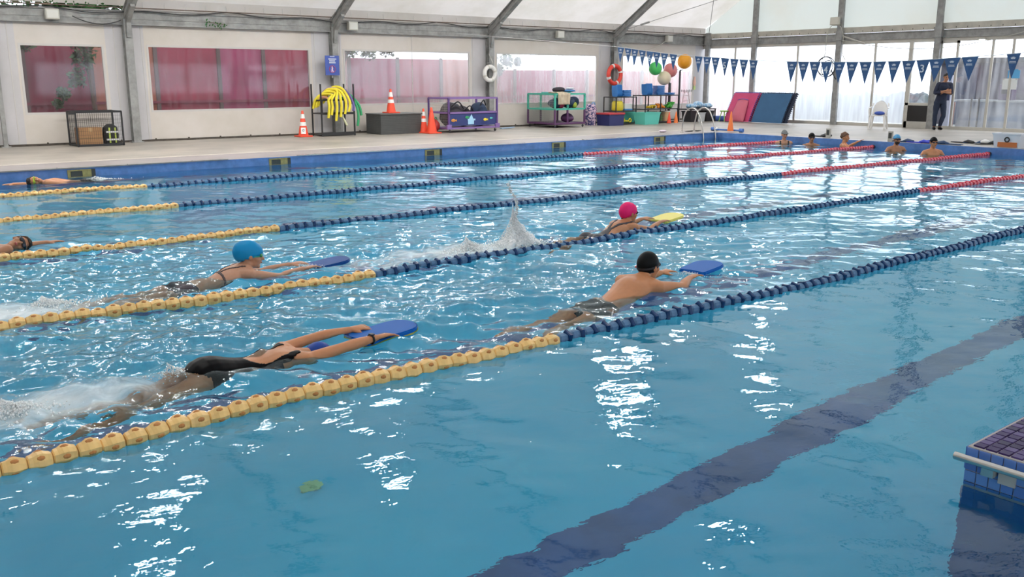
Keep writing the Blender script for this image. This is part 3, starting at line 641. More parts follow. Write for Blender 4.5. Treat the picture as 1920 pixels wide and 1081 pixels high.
for key, (P, xb, xr, lab) in ROPES.items():
    t = thing('lane_rope', lab, 'lane rope', (0, P[0][1], 0), group='lane ropes dividing the pool'); y0 = P[0][1]
    rr = random.Random(ord(key)); pts = [(x, catrom(P, x) - y0, .012) for x in np.linspace(PX0, PX1 - .01, 50)]
    MB().tube(pts, .008, 6).build('rope', m_black, t)
    x = -.9
    while x < PX1 - .12:
        k = f_y if x < xb - .1 else f_b if x < xr else f_r
        L = .104 if k is f_y else .114 if k is f_b else .114
        dy = catrom(P, x + .05) - catrom(P, x - .05)
        xx = x + L / 2; yy = catrom(P, xx)
        inst(k, 'float', t, (xx, yy - y0, .010 + .5 * water_z(xx, yy) * .8 + .006 * math.sin(xx * 2.3 + ord(key))), (rr.uniform(0, 6.28), rr.uniform(-.06, .06), math.atan2(dy, .1) + rr.uniform(-.06, .06)), scale=(1, .92 + .12 * rr.random(), .92 + .12 * rr.random()))
        x += L + .003
    MB().lathe([(.03, 0), (.05, .01), (.05, .06), (.03, .07)], (PX1 - .10, catrom(P, PX1) - y0, .012), n=12, axis='x').build('end_cap', m_black, t)
for o_ in (f_y, f_b, f_r, f_b2): bpy.data.objects.remove(o_)

# ---------------- bunting across the pool ----------------
m_flag = pm('flag_blue', (.035, .10, .24), .7, var=.12, scale=3); m_pr = pm('flag_print', (.62, .66, .72), .7)
def zline(y):
    P = [(4.0, 2.45), (7.27, 2.13), (8.34, 2.08), (9.17, 2.04), (10.1, 2.03), (11.75, 2.06), (13.0, 2.12), (13.5, 2.16), (14.3, 2.22), (15.06, 2.28), (15.8, 2.36), (16.8, 2.49), (24.1, 3.1)]
    for i in range(len(P) - 1):
        if y <= P[i + 1][0]: q = (y - P[i][0]) / (P[i + 1][0] - P[i][0]); return P[i][1] * (1 - q) + P[i + 1][1] * q
    return P[-1][1]
def emblem(b, s):
    """a small crown of five petals over two short bars of print"""
    for k in range(-2, 3):
        a = k * .42; p = Vector((0, math.sin(a) * .0, 0)); d = Vector((0, math.sin(a), math.cos(a))); e = Vector((0, math.cos(a), -math.sin(a)))
        o_ = Vector((0, 0, -.098)); b.add([o_ + d * .012, o_ + d * .036 + e * .009, o_ + d * .062, o_ + d * .036 - e * .009], [(0, 1, 2, 3)])
def printing(b):
    for j, wv, z in ((0, .105, -.128), (1, .115, -.150)):
        x = -wv / 2
        r = random.Random(7 + j)
        while x < wv / 2 - .006: q = r.uniform(.009, .015); b.box((0, x + q / 2, z), (.001, q * .8, .015 if j == 0 else .010)); x += q
def textmesh(txt, size):
    cu = bpy.data.curves.new('t', 'FONT'); cu.body = txt; cu.size = size; cu.align_x = 'CENTER'; cu.extrude = .001; cu.offset = size * .012; cu.resolution_u = 3
    ob = bpy.data.objects.new('t', cu); C.objects.link(ob); dg = bpy.context.evaluated_depsgraph_get(); dg.update()
    me = bpy.data.meshes.new_from_object(ob.evaluated_get(dg)); bpy.data.objects.remove(ob); return me
FY = [16.81, 16.56, 16.32, 16.07, 15.82, 15.59, 15.34, 15.06, 14.28, 14.03, 13.79, 13.52, 13.26, 13.0, 12.74, 11.75, 11.47, 11.2, 10.93, 10.63, 10.35, 10.06, 9.76, 9.46, 9.17, 8.89, 8.63, 8.34, 8.02, 7.27, 6.97, 6.67, 6.37, 6.07]
NUM = {4: '6', 11: '5', 18: '4', 25: '3', 32: '2'}
t = thing('bunting_line', 'string of navy triangular flags hung across the pool', 'bunting', (17.1, 0, 0))
MB().tube([(0, y, zline(y)) for y in [24.0 - i * .5 for i in range(41)]], .006, 5).build('cord', pm('white_cord', (.6, .6, .6), .6), t)
eb = MB(); emblem(eb, 1); e0 = eb.build('emblem', m_pr); eb = MB(); printing(eb); e1 = eb.build('lettering', m_pr); nums = {}
for i, y in enumerate(FY):
    hgt = .42 if y < 13 else .38; wdt = .262 if 7.5 < y < 11.9 else .235
    if i in (26, 27, 28): wdt = .30
    z = zline(y); sl = (zline(y + .1) - zline(y - .1)) / .2; b = MB(); r = random.Random(i); tip = r.uniform(-.02, .02)
    vs = []
    for xx in (-.0015, .0015): vs += [(xx, -wdt / 2, -wdt / 2 * sl), (xx, wdt / 2, wdt / 2 * sl), (xx + .01 * r.uniform(-1, 1), .01, -hgt * .5), (xx + .02 * r.uniform(-1, 1), tip, -hgt)]
    b.add(vs, [(0, 1, 2), (0, 2, 3), (1, 3, 2), (6, 5, 4), (7, 6, 4), (6, 7, 5), (0, 4, 5, 1), (1, 5, 7, 3), (3, 7, 4, 0)])
    f = b.build('flag', m_flag, t); f.location = (0, y, z)
    if i in NUM:
        me = textmesh(NUM[i], .20); me.materials.append(m_pr); o_ = bpy.data.objects.new('numeral', me); C.objects.link(o_); o_.parent = f
        o_.rotation_euler = (math.pi / 2, 0, -math.pi / 2); o_.location = (-.012, 0, -.225); o_['label'] = 'white numeral ' + NUM[i]
    else:
        e = e0.copy(); C.objects.link(e); e.parent = f; e.location = (-.010, 0, 0); e = e1.copy(); C.objects.link(e); e.parent = f; e.location = (-.010, 0, 0)
bpy.data.objects.remove(e0); bpy.data.objects.remove(e1)

# ---------------- near corner block with mosaic top ----------------
t = thing('mosaic_block', 'tiled corner block with a steel rail at the right edge of the picture', 'pool edge', (BX, PY0, 0))
X1b, Y0b = 1.08, -1.2
MB().bb(.012, X1b, Y0b, -.012, -DEPTH, DZ - .006).build('core', [m_side], t)
MB().bb(.0, X1b, Y0b, 0, -DEPTH, -.10).build('underwater_face', [pm('deep_blue_paint', (.03, .13, .36), .5, var=.15, scale=2)], t)
b = MB(); b.bb(.006, X1b, Y0b, -.006, -.10, DZ - .003); b.build('grout', pm('grout', (.42, .40, .38), .8), t)
mt = [pm('mosaic_%d' % i, c, .35, spec=.2) for i, c in enumerate([(.04, .022, .10), (.075, .05, .17), (.03, .02, .075), (.10, .07, .20)])]
mf = [pm('edge_mosaic_%d' % i, c, .2) for i, c in enumerate([(.10, .22, .56), (.13, .27, .60), (.09, .19, .50)])]
TS = .052; rr = random.Random(8)
protos = []
for m_ in mt: b = MB(); b.box((0, 0, 0), (TS - .006, TS - .006, .008), top=.94); protos.append(b.build('tile', m_))
fr = []
for m_ in mf: b = MB(); b.box((0, 0, 0), (.008, TS - .005, TS - .005)); fr.append(b.build('tile', m_))
fl = []
for m_ in mf: b = MB(); b.box((0, 0, 0), (TS - .005, .008, TS - .005)); fl.append(b.build('tile', m_))
for i in range(20):
    for j in range(13):
        inst(protos[rr.choice((0, 0, 1, 1, 2, 2, 3))], 'tile', t, (.018 + TS * (i + .5), -.018 - TS * (j + .5), DZ), (rr.uniform(-.012, .012), rr.uniform(-.012, .012), 0))
for j in range(14):
    for k in range(4): inst(rr.choice(fr), 'tile', t, (.002, -.004 - TS * (j + .5), DZ - .005 - TS * (k + .5)))
for i in range(16):
    for k in range(2): inst(rr.choice(fl), 'tile', t, (.004 + TS * (i + .5), -.002, DZ - .005 - TS * (k + .5)))
for o_ in protos + fr + fl: bpy.data.objects.remove(o_)
MB().tube([(-.055, .02, .112), (-.055, -1.2, .112)], .017, 12).build('steel_rail', m_stainless, t, smooth=True)
for y_ in (-.12, -.75): MB().box((-.025, y_, .085), (.06, .05, .05)).build('rail_bracket', m_stainless, t)
MB().bb(-.012, .004, -.22, -.15, .03, .085).build('anchor_plate', m_alu, t)

# ---------------- things set in the far pool edge ----------------
m_amb = pm('skimmer_yellow', (.38, .33, .12), .5, var=.3, scale=20); m_dk = pm('skimmer_dark', (.05, .055, .05), .6)
for x, lab in ((4.25, 'leftmost'), (8.05, 'second from left'), (11.83, 'middle'), (15.69, 'second from right'), (19.49, 'rightmost')):
    t = thing('skimmer_box', lab + ' yellowish skimmer opening in the far pool edge', 'skimmer', (x, PY1 - .02, .055), group='skimmers in the far pool edge')
    b = MB(); b.bb(-.2, .2, -.012, 0, -.075, -.05); b.bb(-.2, .2, -.012, 0, .05, .075); b.bb(-.2, -.15, -.012, 0, -.05, .05); b.bb(.05, .2, -.012, 0, -.05, .05); b.build('frame', m_amb, t)
    MB().bb(-.15, .05, -.004, 0, -.05, .05).build('opening', m_dk, t); MB().bb(.2, .27, -.008, 0, -.075, .075).build('weir', m_dk, t)
for x0, x1, lab in ((-2.5, 7.0, 'grey steel cover strip along the left part of the far edge'), (8.5, 14.6, 'bright steel cover strip in the middle of the far edge'), (16.6, 21.9, 'bright steel cover strip along the right part of the far edge')):
    t = thing('edge_strip', lab, 'strip', (x0, PY1, DZ), group='steel strips on the far pool edge'); MB().bb(0, x1 - x0, -.035, .06, .002, .022).build('strip', m_steel if x0 < 0 else m_stainless, t)
    b = MB(); xx = .4
    while xx < x1 - x0: b.lathe([(.012, .022), (.008, .027)], (xx, .02, 0), n=6); xx += 1.2
    b.build('screws', m_dk, t)

# pool ladder at the far corner
t = thing('pool_ladder', 'pair of curved steel handrails at the far pool corner', 'ladder', (21.35, PY1, DZ))
for x in (0, .55):
    P = [(x, .75, 0), (x, .72, .35), (x, .62, .62), (x, .42, .72), (x, .22, .66), (x, .06, .40), (x, -.06, .0), (x, -.09, -.35), (x, -.09, -1.1)]
    MB().tube(P, .021, 10, sub=4).build('handrail', m_stainless, t, smooth=True)
    MB().lathe([(.05, 0), (.05, .012), (.03, .03)], (x, .75, 0), n=14).build('flange', m_stainless, t)
for z in (-.4, -.68, -.96): MB().bb(-.0, .55, -.14, -.05, z, z + .03).build('tread', m_stainless, t)

t = thing('dive_toy', 'small pale green dive toy lying on the pool floor before the yellow rope', 'toy', (2.07, 4.32, -DEPTH + .005), .5); MB().lathe([(.02, .0), (.055, .01), (.055, .03), (.02, .035)], n=14, sx=1.8).build('disc', pm('dive_green', (.30, .60, .30), .5), t); MB().lathe([(.02, .036), (.014, .05)], n=10).build('grip', pm('dive_green', (.30, .60, .30)), t)
# ---------------- deck equipment ----------------
def col(n, c, r=.5, **k): return pm(n, c, r, **k)
m_or = col('cone_orange', (.80, .075, .03), .45); m_or2 = col('cone_light_orange', (.85, .20, .045), .45); m_wb = col('reflective_white', (.78, .78, .76), .35)
def cone(lab, loc, h, rb, bands, mat, base=True, grp=None, tip=None):
    t = thing('traffic_cone', lab, 'cone', loc, group=grp)
    if base: MB().bevbox((0, 0, .02), (rb * 2.25, rb * 2.25, .035), .01).build('base', mat, t)
    r0 = rb * .85; rt = rb * .16; f = lambda z: r0 + (rt - r0) * (z / h)
    MB().lathe([(f(.03), .03), (f(h * .5), h * .5), (rt, h), (rt * .7, h + .01)], n=20).build('body', mat, t, smooth=True)
    for a, c in bands: MB().lathe([(f(a) + .003, a), (f(c) + .003, c)], n=20).build('white_band', m_wb, t)
    return t
cn = cone('orange cone with two white bands and a paper label, left of the noodle rack', (11.55, 23.5, DZ), .70, .17, [(.30, .40), (.50, .62)], m_or)
MB().box((-.06, -.13, .17), (.13, .006, .17), rx=-.2, rz=-.45).build('label_sheet', m_wb, cn); MB().torus((-.065, -.138, .18), .028, .006, 16, 6, 'y').build('printed_ring', m_black, cn)
cone('orange cone with two white bands, standing on the grey chest', (14.33, 23.4, DZ + .585), .68, .17, [(.29, .39), (.47, .60)], m_or)
c3 = cone('plain bright orange cone between the grey chest and the purple cart', (15.22, 22.62, DZ), .74, .19, [], m_or)
MB().lathe([(.055, .62), (.052, .66)], n=16).build('rim', m_or, c3)
c4 = cone('taller orange cone with white bands, leaning behind the plain bright cone', (15.18, 22.98, DZ), .70, .15, [(.32, .42), (.50, .62)], m_or)
cone('small red-orange cone in front of the second black shelf', (25.0, 22.1, DZ), .40, .10, [], m_or, False, 'small cones by the shelf'); cone('small light orange cone left of the black table', (25.42, 22.15, DZ), .42, .10, [], m_or2, False, 'small cones by the shelf')
cone('slim tall orange cone at the far pool corner', (22.62, 17.55, DZ), .60, .115, [], m_or2, False)

# wire cage with cardboard box and hi-vis bag
t = thing('wire_cage', 'black wire storage cage at the far left by the wall', 'cage', (5.65, 23.2, DZ)); W, D, Hh = 1.03, .75, .80
b = MB()
for x in (0, W):
    for y in (0, D): b.bar((x, y, 0), (x, y, Hh), .035)
for z in (.03, Hh):
    b.bar((0, 0, z), (W, 0, z), .035, .045); b.bar((0, D, z), (W, D, z), .035, .045); b.bar((0, 0, z), (0, D, z), .035); b.bar((W, 0, z), (W, D, z), .035)
b.build('frame', m_black, t)
b = MB()
for k in range(1, 22): b.bar((k * W / 22, D, .03), (k * W / 22, D, Hh), .005)
for k in range(1, 9): b.bar((0, D, k * Hh / 9), (W, D, k * Hh / 9), .005)
b.build('back_mesh', m_black, t)
b = MB()
for k in range(1, 22): b.bar((k * W / 22, 0, .03), (k * W / 22, 0, Hh), .004)
for k in range(1, 9): b.bar((0, 0, k * Hh / 9), (W, 0, k * Hh / 9), .004)
b.build('front_mesh', m_black, t)
b = MB()
for k in range(1, 14): b.bar((0, k * D / 14, .03), (0, k * D / 14, Hh), .004)
b.build('side_mesh', m_black, t); MB().bb(0, W, 0, D, .02, .04).build('floor_panel', m_black, t); MB().bb(-.14, 0, -.02, .05, Hh - .05, Hh).build('handle', m_black, t)
t = thing('cardboard_box', 'brown cardboard box inside the wire cage', 'box', (5.97, 23.48, DZ + .04)); MB().bevbox((0, 0, .20), (.52, .40, .39), .008).build('carton', col('cardboard', (.38, .21, .10), .8, var=.12, scale=6), t); MB().bb(-.26, .26, -.203, -.2, .14, .16).build('print_line', col('cardboard_print', (.22, .14, .07), .8), t); MB().bb(-.04, .04, -.203, -.2, .30, .39).build('tape', col('tape_brown', (.46, .30, .15), .4), t)
t = thing('hi_vis_bag', 'black bag with yellow and silver reflective stripes in the wire cage', 'bag', (6.46, 23.45, DZ + .04)); MB().loft([(0, 0, 0), (0, 0, .2), (0, 0, .38), (0, 0, .46)], [(.17, .14), (.19, .15), (.17, .13), (.07, .06)], 14, (1, 0, 0)).build('body', col('bag_black', (.02, .02, .02), .7), t, smooth=True)
for x in (-.06, .07): MB().box((x, -.155, .2), (.035, .01, .36), rx=0).build('yellow_stripe', col('hi_vis', (.50, .60, .10), .5), t)
for z in (.10, .28): MB().box((0, -.16, z), (.28, .01, .04)).build('silver_stripe', col('silver_tape', (.62, .62, .62), .35), t)

# ring buoys
def buoy(lab, loc, Rr, r, mat, bandm, seg=4):
    t = thing('ring_buoy', lab, 'life buoy', loc); MB().torus((0, 0, 0), Rr, r, 40, 12, 'y').build('ring', mat, t, smooth='all')
    for k in range(seg):
        a0 = k / seg + .5 / seg - .022 + (0 if seg == 4 else 0); a0 = (k / seg + .03) % 1
        MB().torus((0, 0, 0), Rr, r * 1.06, 80, 12, 'y', sl=lambda u, a=a0: a <= u < a + .04).build('band', bandm, t)
    return t
t = buoy('white ring buoy hanging on the steel column', (18.34, 23.86, 1.88), .215, .066, col('buoy_white', (.74, .73, .70), .5), col('buoy_rope', (.60, .58, .52), .7)); MB().tube([(.0, .06, .62), (.12, .0, .35), (.02, -.03, .25)], .012, 6).build('hanging_rope', m_grey, t); MB().box((.04, .05, .33), (.20, .04, .03)).build('hook', m_steel, t)
t = buoy('red ring buoy with white bands hanging on the column', (23.97, 23.84, 1.86), .31, .075, col('buoy_red', (.72, .055, .035), .45), m_wb); MB().box((0, .08, .34), (.05, .08, .03)).build('hook', m_steel, t)
# sign on the column
t = thing('column_sign', 'blue notice with white lettering and a pink figure on the column', 'sign', (12.72, 23.86, 2.08)); MB().box((0, 0, 0), (.44, .012, .54)).build('panel', col('sign_blue', (.05, .09, .36), .5), t)
sp = m_pr; r = random.Random(2)
for z, wv, hh in ((.245, .14, .016), (.175, .24, .032), (.125, .19, .030), (.075, .20, .032)):
    b = MB(); x = -wv / 2
    while x < wv / 2 - .01: q = r.uniform(.014, .026); b.box((x + q / 2, -.008, z), (q * .78, .003, hh)); x += q
    b.build('lettering', sp, t)
b = MB(); b.ball((-.01, -.008, -.045), (.022, .003, .022), 10, 6); b.box((-.01, -.008, -.10), (.04, .003, .08), ry=.2); b.box((-.025, -.008, -.155), (.02, .003, .06)); b.box((.015, -.008, -.155), (.02, .003, .06), ry=-.3)
b.build('figure', col('sign_pink', (.75, .50, .60), .5), t); MB().torus((-.005, -.008, -.10), .095, .008, 24, 6, 'y').build('red_ring', col('sign_red', (.45, .05, .12), .5), t)
MB().box((0, .02, -.3), (.05, .02, .08)).build('bracket', m_steel, t)

# noodle rack and noodles
t = thing('noodle_rack', 'black rack holding foam pool noodles under the blue sign', 'rack', (12.0, 23.25, DZ)); W, D = 1.02, .55
b = MB()
for x in (0, W):
    for y in (0, D): MB().bar((x, y, 0), (x, y, 1.42), .035).build('upright', m_black, t)
b = MB(); b.bb(0, W, 0, D, .02, .05); b.bar((0, 0, .06), (W, 0, .06), .03, .09); b.build('base', m_black, t)
b = MB()
for z in (.62,): b.bar((0, 0, z), (W, 0, z), .04, .06); b.bar((0, D, z), (W, D, z), .03); b.bar((0, 0, z), (0, D, z), .03); b.bar((W, 0, z), (W, D, z), .03)
b.build('middle_rails', m_black, t)
MB().tube([(.02, -.02, .60), (.02, -.03, .95), (.12, -.04, 1.02), (.24, -.04, .92), (.26, -.03, .60)], .02, 8, sub=4).build('holder', m_black, t)
MB().tube([(0, .28, .98), (W, .28, .98)], .02, 8).build('hanging_bar', m_black, t)
my = col('noodle_yellow', (.74, .62, .035), .6); mgn = col('noodle_green', (.03, .30, .12), .6); mli = col('noodle_lilac', (.36, .26, .34), .6); mpe = col('noodle_peach', (.55, .25, .15), .6); mpu = col('noodle_purple', (.13, .10, .30), .6); mcr = col('noodle_cream', (.55, .55, .36), .6)
def noodle(lab, P, m, grp='pool noodles on the rack', r=.036):
    t = thing('pool_noodle', lab, 'pool noodle', (12.0, 23.25, DZ), group=grp); MB().tube(P, r, 10, sub=5).build('foam', m, t, smooth=True)
    d = (Vector(P[-1]) - Vector(P[-2])).normalized(); MB().tube([Vector(P[-1]) - d * .002, Vector(P[-1]) + d * .003], r * .42, 8).build('hole', m_dk, t)
    return t
NY = [(.36, .14, .50, .25, 'leftmost yellow noodle draped over the black rack'), (.44, .24, .58, .30, 'yellow noodle bending down left of the long middle one'), (.50, .38, .42, .22, 'longest yellow noodle hanging lowest in the middle of the rack'), (.56, .52, .52, .26, 'yellow noodle just right of the longest one'), (.60, .66, .60, .30, 'yellow noodle hanging beside the lilac one'), (.66, .78, .66, .34, 'shortest yellow noodle, rightmost of the yellow ones')]
for i, (xb, xf, zf, dd, lab) in enumerate(NY):
    zt = 1.14 + .04 * (i % 3) + .02 * i
    noodle(lab, [(xb - .42, .36, .75 + .03 * i), (xb - .36, .32, 1.0), (xb - .16, .28, zt), (xb + .05, .10, zt - .02), (xf + .06, -.06, 1.0), (xf + .06, -.09, .8), (xf + .02, -.09, zf)], my)
noodle('lilac noodle arching over the yellow ones', [(.2, .45, .9), (.3, .4, 1.2), (.5, .28, 1.32), (.68, .1, 1.2), (.82, -.02, .95), (.86, -.06, .72)], mli)
noodle('peach coloured noodle between the yellow ones on the left', [(.1, .4, .8), (.12, .3, 1.02), (.2, .12, 1.06), (.30, .0, .96), (.34, -.05, .72)], mpe)
noodle('purple noodle at the right side of the rack', [(.6, .4, 1.0), (.78, .3, 1.28), (.9, .12, 1.18), (1.0, -.0, .9), (.98, -.04, .68)], mpu)
noodle('green noodle hanging down the right end of the rack', [(.8, .35, .95), (.9, .25, 1.10), (1.0, .1, 1.05), (1.10, -.02, .8), (1.12, -.06, .5), (1.08, -.07, .26)], mgn)
noodle('second green noodle, spread out furthest to the right', [(.85, .3, 1.0), (.98, .2, 1.12), (1.08, .06, 1.0), (1.20, -.0, .8), (1.24, -.02, .55)], mgn)
noodle('cream noodle dangling under the middle rail', [(.6, .05, .62), (.66, .0, .5), (.76, -.04, .28)], mcr, r=.03)

# grey storage chest with horizontal slats
t = thing('storage_chest', 'dark grey slatted deck chest with a cone on top', 'chest', (13.72, 22.98, DZ)); mch = col('chest_grey', (.085, .088, .088), .6, var=.15, scale=6); W, D = 1.38, .82
MB().bb(.01, W - .01, .01, D, .0, .55).build('body', col('chest_dark', (.045, .047, .047), .7), t)
for k in range(11): MB().bevbox((W / 2, .004, .03 + k * .049), (W, .016, .042), .004).build('slat', mch, t)
for k in range(11): MB().bevbox((.004, D / 2, .03 + k * .049), (.016, D, .042), .004).build('slat', mch, t)
MB().bevbox((W / 2, D / 2 - .01, .568), (W + .05, D + .04, .035), .01).build('lid', col('chest_lid', (.10, .103, .10), .55), t)

# purple cart
mpp = col('cart_purple', (.11, .06, .22), .45); mpl = col('cart_lilac', (.22, .13, .34), .45)
def cartframe(t, W, D, z0, z1, m, th=.045, mid=None, m2=None):
    b = MB()
    for x in (0, W):
        for y in (0, D): MB().bar((x, y, z0), (x, y, z1), th).build('post', m, t)
    for z in [z0, z1] + ([mid] if mid else []):
        b = MB(); b.bar((0, 0, z), (W, 0, z), th); b.bar((0, D, z), (W, D, z), th); b.bar((0, 0, z), (0, D, z), th); b.bar((W, 0, z), (W, D, z), th); b.build('rails', m2 or m, t)
def wheels(t, W, D, m=m_black):
    for x in (.05, W - .05):
        for y in (.03, D - .03): w_ = MB().lathe([(.035, -.014), (.045, -.006), (.045, .006), (.035, .014)], (x, y, .047), n=12, axis='y').build('wheel', m, t); MB().bb(x - .02, x + .02, y - .022, y + .022, .07, .13).build('fork', m_steel, t)
t = thing('mesh_cart', 'purple wheeled cart with dark bags and fish pictures', 'cart', (15.72, 22.45, DZ)); W, D = 1.80, 1.05
cartframe(t, W, D, .13, 1.0, mpp, .05, .58, mpl); wheels(t, W, D)
MB().bb(0, W, 0, D, .10, .15).build('deck', mpp, t)
for x in (0, W): MB().bevbox((x, -.01, .17), (.16, .07, .14), .01).build('bumper', mpl, t)
MB().bb(.03, W - .03, -.004, .004, .20, .56).build('front_sheet', col('sheet_navy', (.025, .04, .16), .5), t)
b = MB()
for k in range(1, 20): b.bar((0, k * D / 20, .13), (0, k * D / 20, 1.0), .004)
for k in range(1, 12): b.bar((0, 0, .13 + k * .073), (0, D, .13 + k * .073), .004)
b.build('side_mesh', m_grey, t)
def toyfig(b, x, z, s): b.ball((x, -.012, z), (s, .008, s * .6), 10, 6); b.add([(x + s * .8, -.012, z), (x + s * 1.5, -.012, z + s * .5), (x + s * 1.5, -.012, z - s * .5)], [(0, 1, 2)])
for x, z, s, m_, lab in ((.16, .36, .08, col('toy_orange', (.55, .24, .05), .5), 'orange shape'), (1.34, .36, .07, my, 'yellow shape'), (.66, .44, .07, mgn, 'green shape'), (1.56, .40, .05, col('toy_teal', (.10, .45, .45), .5), 'teal shape')):
    b = MB(); toyfig(b, x, z, s); b.build('sticker', m_, t, label=lab)
b = MB(); b.box((.80, -.012, .30), (.22, .01, .14)); b.box((.82, -.014, .37), (.28, .01, .05)); b.add([(.72, -.014, .38), (.82, -.014, .53), (.90, -.014, .38)], [(0, 1, 2)]); b.build('sticker', col('toy_sky', (.35, .60, .80), .5), t, label='light blue boat shape')
def lump(name, lab, cat, loc, r, m, seed, squash=1.0, grp=None):
    b = MB(); b.ball((0, 0, r[2]), r, 16, 10); vs = []
    for v in b.v:
        v = Vector(v); q = noise.noise(v * 4 + Vector((seed, 0, 0))) * .18; vs.append(tuple(Vector((v.x * (1 + q), v.y * (1 + q), max(0, r[2] + (v.z - r[2]) * (1 + q))))))
    b.v = vs; t = thing(name, lab, cat, loc, group=grp); b.build('body', m, t, smooth='all')
    return t
mbk = col('bag_charcoal', (.035, .03, .04), .8, var=.3, scale=8); mnv = col('bag_navy', (.02, .045, .10), .7, var=.3, scale=8)
tt = lump('duffel_bag', 'charcoal bag heaped at the left in the purple cart', 'bag', (16.15, 22.95, DZ + .15), (.38, .35, .36), mbk, 1); MB().tube([(-.2, -.3, .6), (.0, -.38, .75), (.25, -.3, .55)], .02, 6, sub=4).build('strap', m_black, tt)
tt = lump('duffel_bag', 'flat charcoal bag in the middle of the purple cart', 'bag', (16.6, 22.95, DZ + .15), (.25, .3, .30), mbk, 2); MB().tube([(-.12, -.25, .5), (.05, -.3, .62), (.2, -.25, .45)], .018, 6, sub=4).build('strap', m_black, tt)
tt = lump('duffel_bag', 'navy bag at the right end of the purple cart', 'bag', (17.2, 22.95, DZ + .15), (.27, .3, .35), mnv, 3); MB().tube([(-.1, -.2, .62), (.0, -.25, .78), (.12, -.2, .62)], .02, 6, sub=4).build('strap', m_black, tt)
tt = lump('red_bag', 'red bag squeezed between the plain cone and the purple cart', 'bag', (15.52, 22.95, DZ), (.16, .22, .20), col('bag_red', (.40, .03, .03), .6), 4); MB().tube([(-.06, -.1, .36), (0, -.12, .46), (.06, -.1, .36)], .012, 6, sub=3).build('handle', mgn, tt)
t = thing('paddle', 'pale blue plastic piece on the floor right of the purple cart', 'toy', (18.6, 23.35, DZ)); MB().bevbox((0, 0, .02), (.55, .10, .03), .01, rz=.2).build('blade', col('pale_blue', (.35, .50, .70), .5), t); MB().tube([(.2, .04, .03), (.42, .09, .03)], .015, 6).build('handle', col('pale_blue', (.35, .5, .7)), t)

# teal / plum cage cart
mteal = col('cart_teal', (.06, .40, .30), .5); mplum = col('cart_plum', (.10, .035, .11), .5)
t = thing('cage_cart', 'cage cart with a teal upper part and plum lower part', 'cart', (19.98, 22.55, DZ)); W, D = 1.32, 1.35
wheels(t, W, D)
b = MB()
for x in (0, W * .42, W):
    for y in (0, D): MB().bar((x, y, .12), (x, y, .60), .05).build('lower_post', mplum, t)
b = MB()
for x in (0, W * .42, W):
    for y in (0, D): MB().bar((x, y, .60), (x, y, 1.08), .055).build('upper_post', mteal, t)
for z, m_ in ((.14, mplum), (.60, mteal), (1.08, mteal)):
    b = MB(); b.bar((0, 0, z), (W, 0, z), .055); b.bar((0, D, z), (W, D, z), .05); b.bar((0, 0, z), (0, D, z), .055); b.bar((W, 0, z), (W, D, z), .05); b.build('rails', m_, t)
MB().bb(0, W, 0, D, .10, .15).build('bottom_shelf', mplum, t); MB().bb(0, W, 0, D, .585, .615).build('middle_shelf', mteal, t)
b = MB()
for k in range(1, 26): b.bar((k * W / 26, D, .14), (k * W / 26, D, 1.08), .004)
for k in range(1, 14): b.bar((0, D, .14 + k * .07), (W, D, .14 + k * .07), .004)
for k in range(1, 26): b.bar((0, k * D / 26, .14), (0, k * D / 26, 1.08), .004)
for k in range(1, 14): b.bar((0, 0, .14 + k * .07), (0, D, .14 + k * .07), .004)
b.build('wire_mesh', m_grey, t); MB().bb(W * .44, W, D * .5, D, 1.09, 1.13).build('top_panel', col('panel_aqua', (.09, .45, .42), .5), t)
def cloth(name, lab, loc, W, D, drop, m, seed, cat='towel'):
    """towel lying over a rail at loc, hanging on the near side"""
    b = MB(); nu, nv = 14, 16; vs = []
    for i in range(nu + 1):
        for j in range(nv + 1):
            u = i / nu - .5; v = j / nv; s = v * (D + drop)
            q = .02 * math.sin(u * 22 + seed) + .014 * noise.noise(Vector((u * 6, v * 5, seed)))
            if s < D: p = (u * W, D - s, .03 + q)
            else: p = (u * W * (1 - .1 * (s - D)) + .02 * math.sin(seed), -.035 + q * 1.3, .02 - (s - D))
            vs.append(p)
    b.add(vs, [(i * (nv + 1) + j, (i + 1) * (nv + 1) + j, (i + 1) * (nv + 1) + j + 1, i * (nv + 1) + j + 1) for i in range(nu) for j in range(nv)])
    t = thing(name, lab, cat, loc); o_ = b.build('cloth', m, t, smooth='all'); md = o_.modifiers.new('s', 'SOLIDIFY'); md.thickness = .012
    return t
mbeige = col('towel_beige', (.52, .44, .33), .95, var=.12, scale=10)
cloth('towel', 'beige towel draped over the front left of the teal cart', (20.30, 22.52, DZ + 1.09), .5, .45, .36, mbeige, 1)
t = lump('folded_clothes', 'black bundle of clothes on top of the teal cart', 'clothes', (20.62, 23.1, DZ + 1.12), (.26, .2, .09), mbk, 5)
t = lump('folded_towel', 'blue towel on top of the teal cart', 'towel', (21.0, 23.0, DZ + 1.13), (.26, .18, .045), col('towel_blue', (.06, .20, .42), .9), 6); t = lump('folded_towel', 'white towel on top of the blue one on the teal cart', 'towel', (21.05, 23.0, DZ + 1.22), (.18, .13, .035), col('towel_white', (.7, .72, .76), .9), 7)
